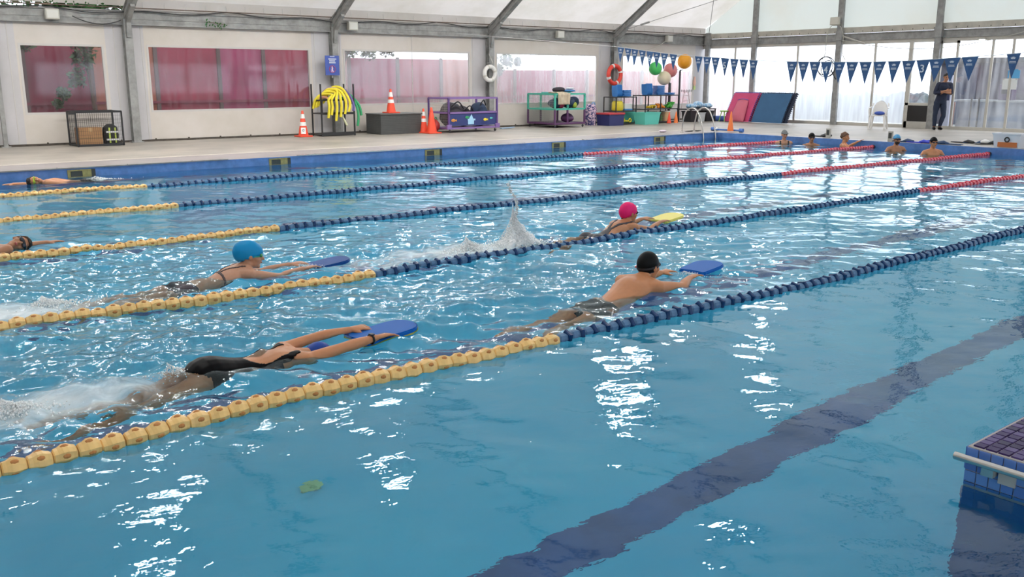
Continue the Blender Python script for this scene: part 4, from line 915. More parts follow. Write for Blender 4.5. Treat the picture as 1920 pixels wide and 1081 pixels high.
for i, (x, y, z, r_, m_, lab) in enumerate(((20.25, 22.85, .62, (.24, .25, .17), mnv, 'dark bundle at the left of the middle shelf in the teal cart'), (20.36, 22.72, .62, (.15, .10, .10), col('cloth_raspberry', (.35, .03, .08), .8), 'raspberry cloth on the middle shelf of the teal cart'), (20.85, 22.85, .62, (.2, .25, .17), mnv, 'dark bundle in the middle of the teal cart'), (20.95, 22.66, .62, (.09, .08, .10), col('cloth_lime', (.30, .36, .05), .8), 'lime cloth on the middle shelf of the teal cart'), (21.15, 22.95, .62, (.15, .25, .19), mnv, 'dark bundle at the right of the teal cart'), (20.85, 22.9, .15, (.24, .2, .15), mplum, 'plum bag on the bottom shelf of the teal cart'))):
    lump('cloth_bundle', lab, 'clothes', (x, y, DZ + z), r_, m_, 10 + i)
# speckled tall laundry bag
m_spk = pm('speckled_fabric', (.62, .46, .56), .8, col2=(.05, .05, .16), scale=17, detail=1)
for n_ in m_spk.node_tree.nodes:
    if n_.type == 'VALTORGB': n_.color_ramp.elements[0].position = .47; n_.color_ramp.elements[1].position = .53
t = thing('laundry_bag', 'tall speckled pink and blue bag between teal cart and navy box', 'bag', (22.25, 23.25, DZ)); MB().loft([(0, 0, 0), (0, 0, .25), (0, 0, .55), (.01, 0, .66), (.02, 0, .72)], [(.19, .19), (.22, .21), (.22, .2), (.17, .16), (.08, .08)], 18, (1, 0, 0), sub=3).build('body', m_spk, t, smooth=True)
MB().torus((.08, -.05, .70), .07, .02, 16, 8, 'y').build('handle', col('bag_sky', (.22, .36, .62), .7), t)
def bin_(name, lab, loc, W, D, Hh, m, lid=None, taper=.86, cat='box', rz=0):
    t = thing(name, lab, cat, loc, rz)
    vs = []; 
    for z, k in ((0, taper), (Hh, 1)):
        for x, y in ((-1, -1), (1, -1), (1, 1), (-1, 1)): vs.append((x * W / 2 * k, y * D / 2 * k, z))
    for z, k in ((Hh, .94), (.02, taper * .92)):
        for x, y in ((-1, -1), (1, -1), (1, 1), (-1, 1)): vs.append((x * W / 2 * k, y * D / 2 * k, z))
    fs = [(3, 2, 1, 0)] + [(i + k, (i + 1) % 4 + k, (i + 1) % 4 + k + 4, i + k + 4) for k in (0, 4, 8) for i in range(4)] + [(12, 13, 14, 15)]
    MB().add(vs, fs).build('tub', m, t)
    b = MB(); z = Hh - .015
    for s in (-1, 1): b.box((0, s * D / 2, z), (W + .03, .02, .03)); b.box((s * W / 2, 0, z), (.02, D + .03, .03))
    b.build('rim', m, t)
    if lid: MB().bevbox((0, 0, Hh + .02), (W + .05, D + .05, .06), .015).build('lid', lid, t)
    return t
bin_('storage_box', 'navy plastic box with a red lid left of the first black shelf', (22.72, 22.75, DZ), .72, .62, .38, col('box_navy', (.025, .03, .13), .45), col('lid_red', (.45, .04, .05), .5), .95)
mtq = col('tub_turquoise', (.12, .56, .47), .4)
bin_('storage_tub', 'large turquoise tub in front between the two black shelves', (24.28, 22.5, DZ), .80, .55, .42, mtq); bin_('storage_tub', 'second turquoise tub, half hidden behind the large one', (23.98, 23.3, DZ), .60, .5, .42, mtq)
def shelf(lab, loc, W, D, levels, extra=()):
    t = thing('metal_shelf', lab, 'shelf', loc); b = MB()
    for x in [0, W] + list(extra):
        for y in (0, D): MB().bar((x, y, 0), (x, y, max(levels)), .03).build('upright', m_black, t)
    for z in levels: MB().bb(-.01, W + .01, -.01, D + .01, z - .035, z).build('shelf_board', m_black, t)
    return t
shelf('first black shelf, right of the navy box', (22.98, 22.75, DZ), 1.0, .6, [.06, .48, .96]); shelf('second black shelf, behind the small cones', (24.45, 22.75, DZ), 1.75, .6, [.06, .52, 1.0], (.8,))
m_kb = col('board_blue', (.03, .19, .52), .5, var=.12, scale=4)
def kickboard_mesh(name, L, W, th, m, m2=None, sc=1):
    b = MB(); poly = []
    for k in range(13):
        a = math.pi * k / 12; poly.append((L * .5 - .16 + .16 * math.sin(a) ** .8 if 0 < k < 12 else L * .5 - .16, W * .5 * math.cos(a)))
    poly = [(x, -y) for x, y in poly] + [(-L * .5 + .03, W * .47), (-L * .5, W * .40), (-L * .5 + .02, 0), (-L * .5, -W * .40), (-L * .5 + .03, -W * .47)]
    bm = bmesh.new(); vv = [bm.verts.new((x, y, 0)) for x, y in poly]; f = bm.faces.new(vv); r_ = bmesh.ops.extrude_face_region(bm, geom=[f]); bmesh.ops.translate(bm, vec=(0, 0, th), verts=[v for v in r_['geom'] if isinstance(v, bmesh.types.BMVert)])
    bmesh.ops.recalc_face_normals(bm, faces=bm.faces); bmesh.ops.bevel(bm, geom=[e for e in bm.edges if abs(e.verts[0].co.z - e.verts[1].co.z) < 1e-5 and len(e.link_faces) == 2], offset=.008, segments=2, affect='EDGES'); bm.verts.index_update()
    b.add([v.co.copy() for v in bm.verts], [tuple(v.index for v in f.verts) for f in bm.faces]); bm.free(); return b
kb0 = kickboard_mesh('kickboard', .44, .30, .032, m_kb); kbo = kb0.build('foam', m_kb)
def kstack(x, y, z, n, flat, lab, cat='kickboard', grp='kickboards stored on the shelves', lean=0):
    for k in range(n):
        t = thing('kickboard', lab % (['lowest', 'second lowest', 'third lowest', 'fourth lowest', 'fifth lowest', 'sixth lowest', 'seventh lowest', 'eighth lowest'] + ['topmost'])[k if k < n - 1 else -1] if flat else lab % ['first', 'second', 'third', 'fourth', 'fifth', 'sixth', 'last'][k], cat, (x, y, z) if flat else (x + k * .042, y, z), group=grp)
        c = inst(kbo, 'foam', t, ((.015 if k % 2 else -.01), .012 * math.sin(k * 3), .001 + k * .036) if flat else (0, 0, .17), (0, 0, R(6 * math.sin(k * 2.1 + x))) if flat else (R(90), R(90) + .12, R(90)))
kstack(23.2, 23.05, DZ + .965, 6, False, '%s upright blue kickboard from the left, on the first shelf'); kstack(23.68, 23.0, DZ + .965, 6, True, '%s blue kickboard in the flat pile on the first shelf')
kstack(24.7, 23.05, DZ + 1.005, 7, False, '%s upright blue kickboard from the left, on the second shelf'); kstack(25.42, 23.0, DZ + 1.005, 9, True, '%s blue kickboard in the tall flat pile on the second shelf'); kstack(25.98, 23.0, DZ + 1.005, 2, True, '%s blue kickboard in the low pile at the right end of the second shelf')
bpy.data.objects.remove(kbo)
t = thing('bucket', 'yellow plastic container on the first shelf', 'container', (23.28, 22.98, DZ + .48)); MB().loft([(0, 0, 0), (0, 0, .04), (0, 0, .28), (0, 0, .33)], [(.20, .16), (.23, .18), (.22, .17), (.18, .14)], 16, (1, 0, 0)).build('body', col('bucket_yellow', (.62, .52, .03), .4), t, smooth=True); MB().lathe([(.08, .33), (.08, .40)], n=14).build('cap', m_wb, t)
t = thing('toy_box', 'clear box beside the yellow container on the first shelf', 'box', (23.68, 22.98, DZ + .48)); MB().bevbox((0, 0, .12), (.36, .3, .24), .02).build('tub', col('clear_grey', (.55, .58, .56), .3), t); MB().bb(-.19, .19, -.16, .16, .01, .06).build('contents', col('blue_rings', (.05, .2, .45), .5), t)
b = MB(); t = thing('rings_heap', 'yellow and black dive toys on the bottom of the first shelf', 'toys', (23.45, 22.95, DZ + .065))
for k in range(10): b.torus(((k % 5) * .17 - .34, -.1 + .16 * (k // 5), .05 + .02 * (k % 3)), .06, .02, 14, 6, 'z' if k % 2 else 'y')
b.build('rings', my, t, kind='stuff')
rr = random.Random(4)
for i, (x, c, n_, lab) in enumerate(((24.98, (.62, .42, .02), 9, 'heap of yellow toys on the middle of the second shelf'), (25.38, (.75, .24, .02), 7, 'heap of orange toys on the middle of the second shelf'), (25.9, (.05, .32, .04), 10, 'heap of green toys at the right of the second shelf'))):
    t = thing('toy_heap', lab, 'toys', (x, 22.95, DZ + .52)); b = MB()
    for k in range(n_): a = rr.uniform(0, 3); b.loft([(rr.uniform(-.18, .18), rr.uniform(-.15, .1), .05), (rr.uniform(-.16, .16), rr.uniform(-.15, .1), .10 + .05 * (i > 0) + .05 * (i > 1))], [.045, .03], 8, roundcap=True)
    b.build('toys', col('toys_%d' % i, c, .5), t, kind='stuff')
t = thing('crate', 'grey wire crate with green packets under the second shelf', 'crate', (25.25, 23.0, DZ + .065)); b = MB()
for k in range(9):
    b.bar((-.27 + k * .0675, -.2, 0), (-.27 + k * .0675, -.2, .36), .008); b.bar((-.27 + k * .0675, .2, 0), (-.27 + k * .0675, .2, .36), .008)
for k in range(5): b.bar((-.27, -.2, k * .09), (.27, -.2, k * .09), .008); b.bar((-.27, .2, k * .09), (.27, .2, k * .09), .008); b.bar((-.27, -.2, k * .09), (-.27, .2, k * .09), .008); b.bar((.27, -.2, k * .09), (.27, .2, k * .09), .008)
b.build('wires', col('crate_olive', (.12, .12, .09), .6), t); MB().bb(-.2, .2, -.16, .16, .02, .2).build('packets', col('packet_green', (.12, .38, .06), .5), t)
t = thing('bucket', 'cream bucket behind the small cones', 'container', (25.78, 22.98, DZ + .065)); MB().lathe([(.15, 0), (.18, .30), (.19, .30), (.19, .33)], n=18).build('body', col('bucket_cream', (.62, .40, .22), .5), t, smooth=True); MB().lathe([(.195, .33), (.195, .36)], n=18).build('lid', m_wb, t)
# two tall black stands with exercise balls
for x, y, h, lab in ((26.15, 23.15, 1.52, 'shorter black stand under the cream ball'), (26.75, 23.2, 1.97, 'taller slim black stand under the orange ball')):
    t = thing('ball_stand', lab, 'stand', (x, y, DZ), group='stands for the exercise balls'); MB().bar((0, 0, 0), (0, 0, h - .1), .07 if h < 1.6 else .05).build('pole', m_black, t); MB().bb(-.2, .2, -.15, .15, 0, .02).build('foot', m_black, t)
    MB().torus((-.25 if h < 1.6 else 0, 0, h - .08), .16, .012, 20, 6, 'z').build('ring', m_black, t); MB().bar((0, 0, h - .1), (-.12 if h < 1.6 else .15, 0, h - .08), .02).build('arm', m_black, t)
def exball(lab, loc, r, c):
    t = thing('exercise_ball', lab, 'exercise ball', loc, group='exercise balls above the shelves'); MB().ball((0, 0, 0), r, 32, 20).build('ball', col('ball_' + lab[:5], c, .35), t, smooth='all')
    MB().lathe([(.012, -r * 1.0), (.012, -r * .99)], n=8).build('valve', m_wb, t); b = MB()
    for k in (-2, -1, 0, 1, 2): q = r * k * .12; b.torus((0, 0, q), math.sqrt(r * r - q * q), .0022, 32, 4, 'z')
    b.build('ribs', col('ball_' + lab[:5], c, .35), t)
exball('bright green exercise ball, left of the pile', (25.4, 23.2, 2.08), .24, (.07, .50, .12)); exball('salmon pink exercise ball in the middle', (26.30, 23.28, 2.02), .26, (.62, .20, .20)); exball('orange exercise ball, highest at the right', (26.98, 23.2, 2.34), .27, (.82, .36, .02)); exball('cream exercise ball, lowest of the four', (25.80, 23.12, 1.74), .25, (.68, .58, .42))
# black table with blue-white flippers, black tubs and clear box beneath
t = thing('low_table', 'low black table in the far left corner by the wall', 'table', (26.7, 22.55, DZ)); MB().bb(0, 1.45, 0, .7, .44, .48).build('top', m_black, t)
for x in (.03, 1.42):
    for y in (.03, .67): MB().bar((x, y, 0), (x, y, .44), .035).build('leg', m_black, t)
bin_('black_tub', 'black tub under the left end of the low table', (26.95, 22.8, DZ), .45, .45, .40, m_black); bin_('black_tub', 'black tub under the right end of the low table', (27.85, 22.8, DZ), .45, .45, .40, m_black); bin_('clear_tub', 'translucent white tub between the two black tubs', (27.4, 22.8, DZ), .40, .4, .34, col('milky', (.60, .64, .64), .4))
mbw = pm('blue_white_print', (.62, .72, .78), .6, col2=(.05, .28, .55), scale=14, detail=2)
for k, (x, y, lab) in enumerate(((26.95, 22.75, 'left'), (27.35, 22.8, 'middle'), (27.85, 22.75, 'right'))):
    lump('float_cushion', 'blue and white patterned cushion at the %s of the low table' % lab, 'cushion', (x, y, DZ + .485), (.22, .2, .09 if k != 1 else .13), mbw, 30 + k, grp='cushions on the low table')
t = thing('hoop_rack', 'pinkish metal goggle rack standing behind the patterned cushions', 'rack', (27.45, 23.5, DZ)); MB().tube([(-.3, 0, 0), (-.1, 0, .95), (-.05, 0, 1.08)], .014, 6).build('leg', col('rose_metal', (.55, .42, .42), .5), t); MB().tube([(.4, 0, 0), (.2, 0, .95), (.15, 0, 1.08)], .014, 6).build('leg', col('rose_metal', (.55, .42, .42)), t)
b = MB()
for z in (.55, .75, .95, 1.08): b.tube([(-.25 + z * .12, 0, z), (.35 - z * .12, 0, z)], .01, 5)
b.build('rungs', col('rose_metal', (.55, .42, .42)), t)
for k in range(5): MB().torus((-.25 + k * .14, -.03, 1.12), .035, .009, 12, 6, 'y').build('goggle_strap', m_black, t)
t = thing('green_stool', 'lime green stool partly hidden behind the pool ladder', 'stool', (28.2, 22.2, DZ)); mlm = col('lime', (.28, .52, .10), .5); MB().lathe([(.16, .36), (.17, .40), (.10, .41)], n=16).build('seat', mlm, t)
for a in range(4): MB().bar((.1 * math.cos(a * 1.57 + .7), .1 * math.sin(a * 1.57 + .7), .37), (.19 * math.cos(a * 1.57 + .7), .19 * math.sin(a * 1.57 + .7), 0), .03).build('leg', mlm, t)
t = thing('lane_flag_roll', 'small bright flag bundle hanging on the vinyl near the corner', 'flag', (28.75, 24.165, 1.45)); MB().loft([(0, 0, .35), (0, 0, .1), (.02, 0, -.05)], [(.03, .02), (.09, .03), (.02, .01)], 8, (1, 0, 0)).build('cloth', col('flag_peach', (.75, .45, .35), .7), t); MB().loft([(0, 0, -.0), (.0, 0, -.15)], [(.06, .02), (.07, .02)], 8, (1, 0, 0)).build('tassel', col('lime2', (.5, .6, .2), .6), t)
# mats leaning on the glazing
mpk = col('mat_pink', (.62, .07, .19), .7, var=.12, scale=3); mbl = col('mat_blue', (.035, .12, .25), .7, var=.12, scale=3)
def foammat(lab, y0, y1, x, m, edge, zt=1.03, grp='foam mats leaning on the glazing', dx=.42):
    t = thing('foam_mat', lab, 'mat', (x, (y0 + y1) / 2, DZ), group=grp); W = abs(y1 - y0); n_ = 12; b = MB(); b.mat(0)
    vs = []; th = .05
    for s in (0, 1):
        for i in range(n_ + 1):
            u = i / n_; xx = dx * (u ** 1.25) + s * th; zz = zt * (1 - .0 * u) * math.sin(u * math.pi * .5) ** 1.0 if 0 else zt * u + .02
            for j in (0, 1): vs.append((xx, (j - .5) * W - .10 * u, zz))
    for s in (0, 1):
        k = s * 2 * (n_ + 1)
        fs = [(k + 2 * i, k + 2 * i + 1, k + 2 * i + 3, k + 2 * i + 2) for i in range(n_)]
        b.add([], []); b.f += fs; b.mi += [0] * len(fs)
    b.v = vs; k = 2 * (n_ + 1); fs = [(2 * i, 2 * i + 2, k + 2 * i + 2, k + 2 * i) for i in range(n_)] + [(2 * i + 1, k + 2 * i + 1, k + 2 * i + 3, 2 * i + 3) for i in range(n_)] + [(0, k, k + 1, 1), (2 * n_, 2 * n_ + 1, k + 2 * n_ + 1, k + 2 * n_)]
    b.f += fs; b.mi += [0] * len(fs); o_ = b.build('sheet', m, t, smooth=True)
    b = MB()   # interlocking teeth along both sides
    for i in range(16):
        u = (i + .5) / 16; 
        for s in (-1, 1): b.box((dx * u ** 1.25 + .025, s * (W / 2 + .015) - .10 * u, zt * u + .02), (.05, .04, .035))
    for j in range(14): b.box((dx + .025, -W / 2 + (j + .5) * W / 14 - .10, zt + .03), (.05, W / 28, .04))
    b.build('teeth', edge, t); return t
mdk = col('mat_edge_dark', (.02, .03, .06), .7); mpe2 = col('mat_edge_violet', (.20, .10, .36), .7)
foammat('blue foam mat leaning on the glazing, front of its pile', 19.62, 20.92, 28.15, mbl, mdk); foammat('dark blue foam mat behind the front blue one', 19.5, 20.8, 28.26, mdk, mdk)
foammat('pink foam mat leaning on the glazing, curling at the front', 21.05, 22.15, 28.15, mpk, mpe2); foammat('second pink foam mat, behind the front pink one', 20.98, 22.05, 28.26, mpk, mdk)
t = thing('foam_mat', 'loosely rolled pink mat panel bulging out of the pink pile', 'mat', (28.12, 21.5, DZ), group='foam mats leaning on the glazing'); b = MB(); vs = []
for i in range(11):
    u = i / 10
    for j in range(9): v = j / 8 - .5; vs.append((-.10 + .36 * u - .12 * math.cos(v * math.pi) * math.sin(u * math.pi) ** .8 - .01, v * .62 * (1 - .25 * u * u), .02 + .78 * u + (.04 * math.cos(v * math.pi) if i == 10 else 0)))
b.add(vs, [(i * 9 + j, (i + 1) * 9 + j, (i + 1) * 9 + j + 1, i * 9 + j + 1) for i in range(10) for j in range(8)]); o_ = b.build('sheet', col('mat_rose', (.60, .14, .20), .7), t, smooth='all'); md = o_.modifiers.new('s', 'SOLIDIFY'); md.thickness = .03
b = MB(); b.tube([vs[10 * 9 + j] for j in range(9)], .018, 6); b.build('edge', mpe2, t)
t = thing('mat_roll', 'long blue roll lying on the floor left of the pink mats', 'roll', (28.3, 22.6, DZ)); MB().tube([(0, -.55, .10), (0, .75, .10)], .10, 16).build('roll', col('roll_blue', (.08, .16, .50), .6), t, smooth=True); MB().tube([(0, -.555, .10), (0, -.552, .10)], .03, 10).build('core', m_dk, t)
t = thing('lane_reel', 'blue and white foam dumbbell bar lying behind the slim orange cone', 'float', (22.72, 17.75, DZ)); mdb = col('dumb_blue', (.05, .15, .45), .5)
for s in (-1, 1): MB().tube([(s * .04, s * .62, .06), (s * .05, s * .5, .06)], .06, 12).build('end_float', mdb, t)
MB().tube([(0, -.6, .05), (0, .6, .05)], .028, 8).build('bar', mdb, t); MB().tube([(.03, .44, .06), (.03, .36, .06)], .055, 12).build('white_disc', m_wb, t)
t = lump('sandals', 'pair of pale pink sandals lying near the far edge, left of the ladder', 'sandals', (20.95, 18.75, DZ), (.14, .10, .035), col('pale_pink', (.62, .52, .60), .6), 40)
t = lump('wet_towel', 'dark flat strap lying by the feet of the pool ladder', 'strap', (22.0, 18.45, DZ), (.42, .06, .02), m_dk, 41)

# white plastic armchair
t = thing('plastic_chair', 'white plastic armchair with blue cloth in front of the glazing', 'chair', (27.75, 15.72, DZ), R(200)); mw = col('chair_white', (.80, .79, .76), .4)
MB().bevbox((0, 0, .42), (.46, .46, .03), .01).build('seat', mw, t)
for x in (-.2, .2):
    for y in (-.2, .2): MB().loft([(x, y, .42), (x * 1.22, y * 1.22, 0)], [(.035, .02), (.025, .018)], 8).build('leg', mw, t)
for s in (-1, 1): MB().tube([(.24, s * .24, .42), (.24, s * .27, .64), (.05, s * .28, .66), (-.2, s * .26, .68), (-.25, s * .22, .8)], .02, 8, sub=4).build('armrest', mw, t)
b = MB(); vs = []; 
for i in range(9):
    v = i / 8 - .5
    for j in range(6): u = j / 5; vs.append((-.22 - .10 * u - .06 * math.cos(v * 3.0) + .05, v * (.46 - .12 * u ** 3), .42 + .46 * u * (1 - .25 * (2 * v) ** 2 * u)))
b.add(vs, [(i * 6 + j, (i + 1) * 6 + j, (i + 1) * 6 + j + 1, i * 6 + j + 1) for i in range(8) for j in range(5)]); o_ = b.build('backrest', mw, t, smooth='all'); md = o_.modifiers.new('s', 'SOLIDIFY'); md.thickness = .02
t = lump('blue_cloth', 'crumpled blue cloth on the seat of the white chair', 'cloth', (27.75, 15.72, DZ + .435), (.18, .15, .06), col('cloth_blue', (.05, .10, .42), .8), 50)
# small numbered-looking grey posts and gear at the end edge
for x, y, lab in ((22.32, 14.05, 'small grey post left on the far end edge, near the black fins'), (22.34, 12.28, 'small grey post right on the far end edge, beside the blue fins')):
    t = thing('edge_post', lab, 'post', (x, y, DZ), group='small grey posts on the end edge'); MB().bevbox((0, 0, .13), (.06, .12, .26), .01).build('post', m_grey, t); MB().bb(-.034, -.03, -.04, .04, .08, .22).build('front_plate', m_dk, t)
def fin(lab, loc, rz, m, grp, cat='swim fin'):
    t = thing('swim_fin', lab, cat, loc, rz, group=grp); vs = [(0, -.05, 0), (0, .05, 0), (.38, .10, .01), (.38, -.10, .01), (0, -.05, .03), (0, .05, .03), (.38, .10, .025), (.38, -.10, .025)]
    MB().add(vs, [(0, 1, 2, 3), (4, 7, 6, 5), (0, 4, 5, 1), (2, 6, 7, 3), (1, 5, 6, 2), (0, 3, 7, 4)]).build('blade', m, t); MB().loft([(-.20, 0, .035), (-.05, 0, .05), (.06, 0, .03)], [(.045, .03), (.05, .045), (.04, .02)], 10, roundcap=True).build('foot_pocket', m, t)
mfb = col('fin_black', (.02, .02, .022), .5); mfu = col('fin_blue', (.03, .05, .55), .45); mfn = col('fin_navy', (.03, .07, .16), .5)
fin('black swim fin lying left of the small grey post', (22.62, 14.35, DZ), 1.2, mfb, 'black fins'); fin('second black swim fin, crossed behind the first', (22.8, 14.5, DZ + .0), 2.0, mfb, 'black fins')
fin('bright blue swim fin on the end edge behind the capped men', (22.35, 11.45, DZ), 1.4, mfu, 'blue fins'); fin('second bright blue fin, overlapping the first', (22.5, 11.25, DZ), -1.7, mfu, 'blue fins'); fin('navy fin right of the small grey post', (22.4, 11.9, DZ), 1.5, mfn, 'blue fins'); fin('pale navy fin at the right of the bright blue ones', (22.35, 10.85, DZ), -1.4, mfn, 'blue fins')
for k, (y, m_, lab) in enumerate(((10.75, mfb, 'black fin at the left of the gear pile by the tub'), (10.45, mfn, 'navy fin in the middle of the gear pile by the tub'), (10.15, mfb, 'black fin right of the white goggles'), (9.8, mfb, 'black fin closest to the clear tub'))):
    fin(lab, (23.2 + .1 * (k % 2), y, DZ), 1.3 + .5 * k, m_, 'gear pile on the end deck')
lump('white_cap', 'white swim cap lying in the gear pile on the end deck', 'cap', (23.15, 10.28, DZ), (.13, .10, .06), m_wb, 52)
t = bin_('clear_tub', 'clear white tub with orange toys on the end edge at the right', (22.35, 9.35, DZ), .46, .62, .34, col('tub_clear', (.74, .76, .80), .3), cat='tub'); MB().bb(-.235, -.20, -.24, .18, .03, .14).build('orange_toys', col('toys_rust', (.55, .16, .04), .5), t); MB().torus((-.235, -.02, .20), .05, .014, 16, 6, 'x').build('black_ring', m_black, t)
lump('dark_bag', 'black bag at the right picture edge beside the clear tub', 'bag', (22.9, 8.55, DZ), (.25, .3, .14), mfb, 53)
# ---------------- people ----------------
def skin_mat(n, c, c2=None): return pm(n, c, .42, var=.10, scale=7, spec=.4)
sk_tan = skin_mat('skin_tan', (.52, .235, .115)); sk_lt = skin_mat('skin_light', (.56, .29, .18)); sk_md = skin_mat('skin_medium', (.42, .195, .105)); sk_or = skin_mat('skin_warm', (.58, .25, .115))
m_eye = pm('eye_dark', (.02, .015, .012), .2); m_lip = pm('lips', (.35, .09, .08), .5); m_gog = pm('goggle_lens', (.02, .025, .04), .12); m_hair = pm('dark_hair', (.025, .017, .013), .7, bump=.5, bscale=40); m_hairb = pm('brown_hair', (.13, .065, .035), .75, bump=.5, bscale=40)
def frame(o_, x, z):
    """matrix with origin o_, local x along x, local z near z"""
    x = Vector(x).normalized(); z = Vector(z); y = z.cross(x).normalized(); z = x.cross(y).normalized()
    return Matrix.Translation(Vector(o_)) @ Matrix((x, y, z)).transposed().to_4x4()
def head_shape(b, M, neck=None):
    old = b.M; b.M = M
    b.ball((-.008, 0, .03), (.096, .076, .098), 20, 14); b.ball((.030, 0, -.045), (.058, .054, .066), 16, 10); b.ball((.066, 0, -.092), (.024, .028, .020), 10, 6)
    b.loft([(.084, 0, .022), (.098, 0, -.002), (.110, 0, -.022)], [.009, .011, .014], 8, roundcap=True); b.ball((.094, .011, -.024), (.010, .008, .008), 8, 5); b.ball((.094, -.011, -.024), (.010, .008, .008), 8, 5)
    for s in (-1, 1):
        b.ball((-.006, s * .079, .000), (.020, .010, .032), 10, 8); b.ball((.078, s * .028, .036), (.014, .026, .010), 10, 6); b.ball((.058, s * .040, -.020), (.028, .024, .026), 10, 6)
    b.ball((.088, 0, -.052), (.010, .024, .010), 10, 6)
    b.M = old
def hand_shape(b, M, s, curl=.25, spread=1.0):
    """palm, four fingers and a thumb; local x to the fingertips, z out of the back of the hand, s = thumb side"""
    old = b.M; b.M = M
    b.loft([(-.02, 0, 0), (.02, 0, .0), (.06, 0, 0), (.092, 0, 0)], [(.026, .018), (.034, .016), (.041, .014), (.038, .011)], 12, (0, 1, 0), roundcap=True)
    for k, (y, L) in enumerate(((.030, .066), (.010, .075), (-.010, .070), (-.029, .055))):
        y *= s; c = curl * (1 + .15 * k); f = .12 * y / .03 * .03 * spread
        b.loft([(.078, y, 0), (.092 + L * .3, y + f * 3, -L * .28 * c), (.092 + L * .68, y + f * 5, -L * .8 * c), (.092 + L, y + f * 6, -L * 1.45 * c)], [.0105, .0098, .0088, .0074], 8, roundcap=True)
    b.loft([(.012, s * .026, -.004), (.040, s * .052, -.012), (.066, s * .064, -.022), (.086, s * .062, -.034)], [.0145, .0125, .0105, .0085], 8, roundcap=True)
    b.M = old
def remesh(b, name, mat, parent, voxel=.0085, smooth=5, label=None):
    me = bpy.data.meshes.new('tmp'); me.from_pydata(b.v, [], b.f); bm = bmesh.new(); bm.from_mesh(me); bmesh.ops.recalc_face_normals(bm, faces=bm.faces); bm.to_mesh(me); bm.free()
    ob = bpy.data.objects.new('tmp', me); C.objects.link(ob)
    md = ob.modifiers.new('r', 'REMESH'); md.mode = 'VOXEL'; md.voxel_size = voxel; md.adaptivity = 0
    ms = ob.modifiers.new('s', 'SMOOTH'); ms.factor = .5; ms.iterations = smooth
    dg = bpy.context.evaluated_depsgraph_get(); dg.update(); out = bpy.data.meshes.new_from_object(ob.evaluated_get(dg)); bpy.data.objects.remove(ob)
    out.name = name; out.materials.clear(); out.materials.append(mat); out.polygons.foreach_set('use_smooth', [True] * len(out.polygons))
    o_ = bpy.data.objects.new(name, out); C.objects.link(o_); o_.parent = parent
    if label: o_['label'] = label
    return o_
def garment(body, name, pred, off, mat, parent, label=None, wrinkle=0.0):
    me = body.data; n = len(me.vertices); co = np.empty(n * 3, np.float32); me.vertices.foreach_get('co', co); co = co.reshape(-1, 3); no = np.empty(n * 3, np.float32); me.vertex_normals.foreach_get('vector', no); no = no.reshape(-1, 3)
    faces = []; keep = {}
    vs = []
    for p in me.polygons:
        c = p.center; nn_ = p.normal
        if pred(c.x, c.y, c.z, nn_.x, nn_.y, nn_.z):
            f = []
            for vi in p.vertices:
                if vi not in keep:
                    keep[vi] = len(vs); q = co[vi]; w_ = off + (wrinkle * noise.noise(Vector((float(q[0]) * 14, float(q[1]) * 14, float(q[2]) * 9))) if wrinkle else 0); vs.append(tuple(q + no[vi] * w_))
                f.append(keep[vi])
            faces.append(f)
    m2 = bpy.data.meshes.new(name); m2.from_pydata(vs, [], faces); m2.materials.append(mat); m2.polygons.foreach_set('use_smooth', [True] * len(faces))
    o_ = bpy.data.objects.new(name, m2); C.objects.link(o_); o_.parent = parent; md = o_.modifiers.new('s', 'SOLIDIFY'); md.thickness = off * .9; md.offset = -1
    if label: o_['label'] = label
    return o_
def cap_mesh(M, parent, name, mat, cut=.012, tilt=.25, k=1.05, lump=0.0, seam=True, seed=0, label=None, back=0.0):
    b = MB(); b.ball((-.008 - back, 0, .03), ((.096 + back) * k, .076 * k, .098 * k), 28, 20)
    vs = [Vector(v) for v in b.v]; ff = []
    for f in b.f:
        c = sum((vs[i] for i in f), Vector()) / len(f)
        if c.z > cut + c.x * tilt: ff.append(f)
    if lump: vs = [v * (1 + lump * noise.noise(v * 28 + Vector((seed, 0, 0)))) for v in vs]
    b.v = [tuple(M @ v) for v in vs]; b.f = ff; b.mi = [0] * len(ff); o_ = b.build(name, mat, parent, smooth='all', label=label); md = o_.modifiers.new('s', 'SOLIDIFY'); md.thickness = .003; md.offset = 1
    return o_
def strap_mesh(M, parent, mat, z=.022, name='goggle_strap', w=.0085, tilt=-.10, lens=True, k=1.06, lensmat=None):
    b = MB(); n = 36; vs = []; fs = []
    for i in range(n):
        a = 2 * math.pi * i / n; x, y = math.cos(a), math.sin(a)
        zz = z - tilt * x * .09; q = math.sqrt(max(.1, 1 - ((zz - .03) / .098) ** 2))
        for dz, dr in ((-w, 0), (w, 0), (w, .004), (-w, .004)): vs.append(M @ Vector((-.008 + x * (.096 * q * k + dr), y * (.076 * q * k + dr), zz + dz)))
    for i in range(n):
        for j in range(4): fs.append((i * 4 + j, i * 4 + (j + 1) % 4, ((i + 1) % n) * 4 + (j + 1) % 4, ((i + 1) % n) * 4 + j))
    o_ = b.add(vs, fs).build(name, mat, parent)
    if lens:
        for s in (-1, 1):
            lb = MB(); lb.M = M; lb.ball((.086, s * .033, .016), (.014, .026, .019), 14, 8); lb.build('goggle_lens', lensmat or m_gog, parent, smooth='all')
        lb = MB(); lb.M = M; lb.bar((.094, -.012, .018), (.094, .012, .018), .006); lb.build('nose_bridge', lensmat or m_gog, parent)
    return o_
def eyes(M, parent):
    for s in (-1, 1):
        b = MB(); b.M = M; b.ball((.084, s * .031, .012), (.010, .013, .008), 8, 6); b.build('eye', m_eye, parent, smooth='all')
    b = MB(); b.M = M; b.ball((.094, 0, -.053), (.008, .021, .007), 10, 6); b.build('mouth', m_lip, parent, smooth='all')
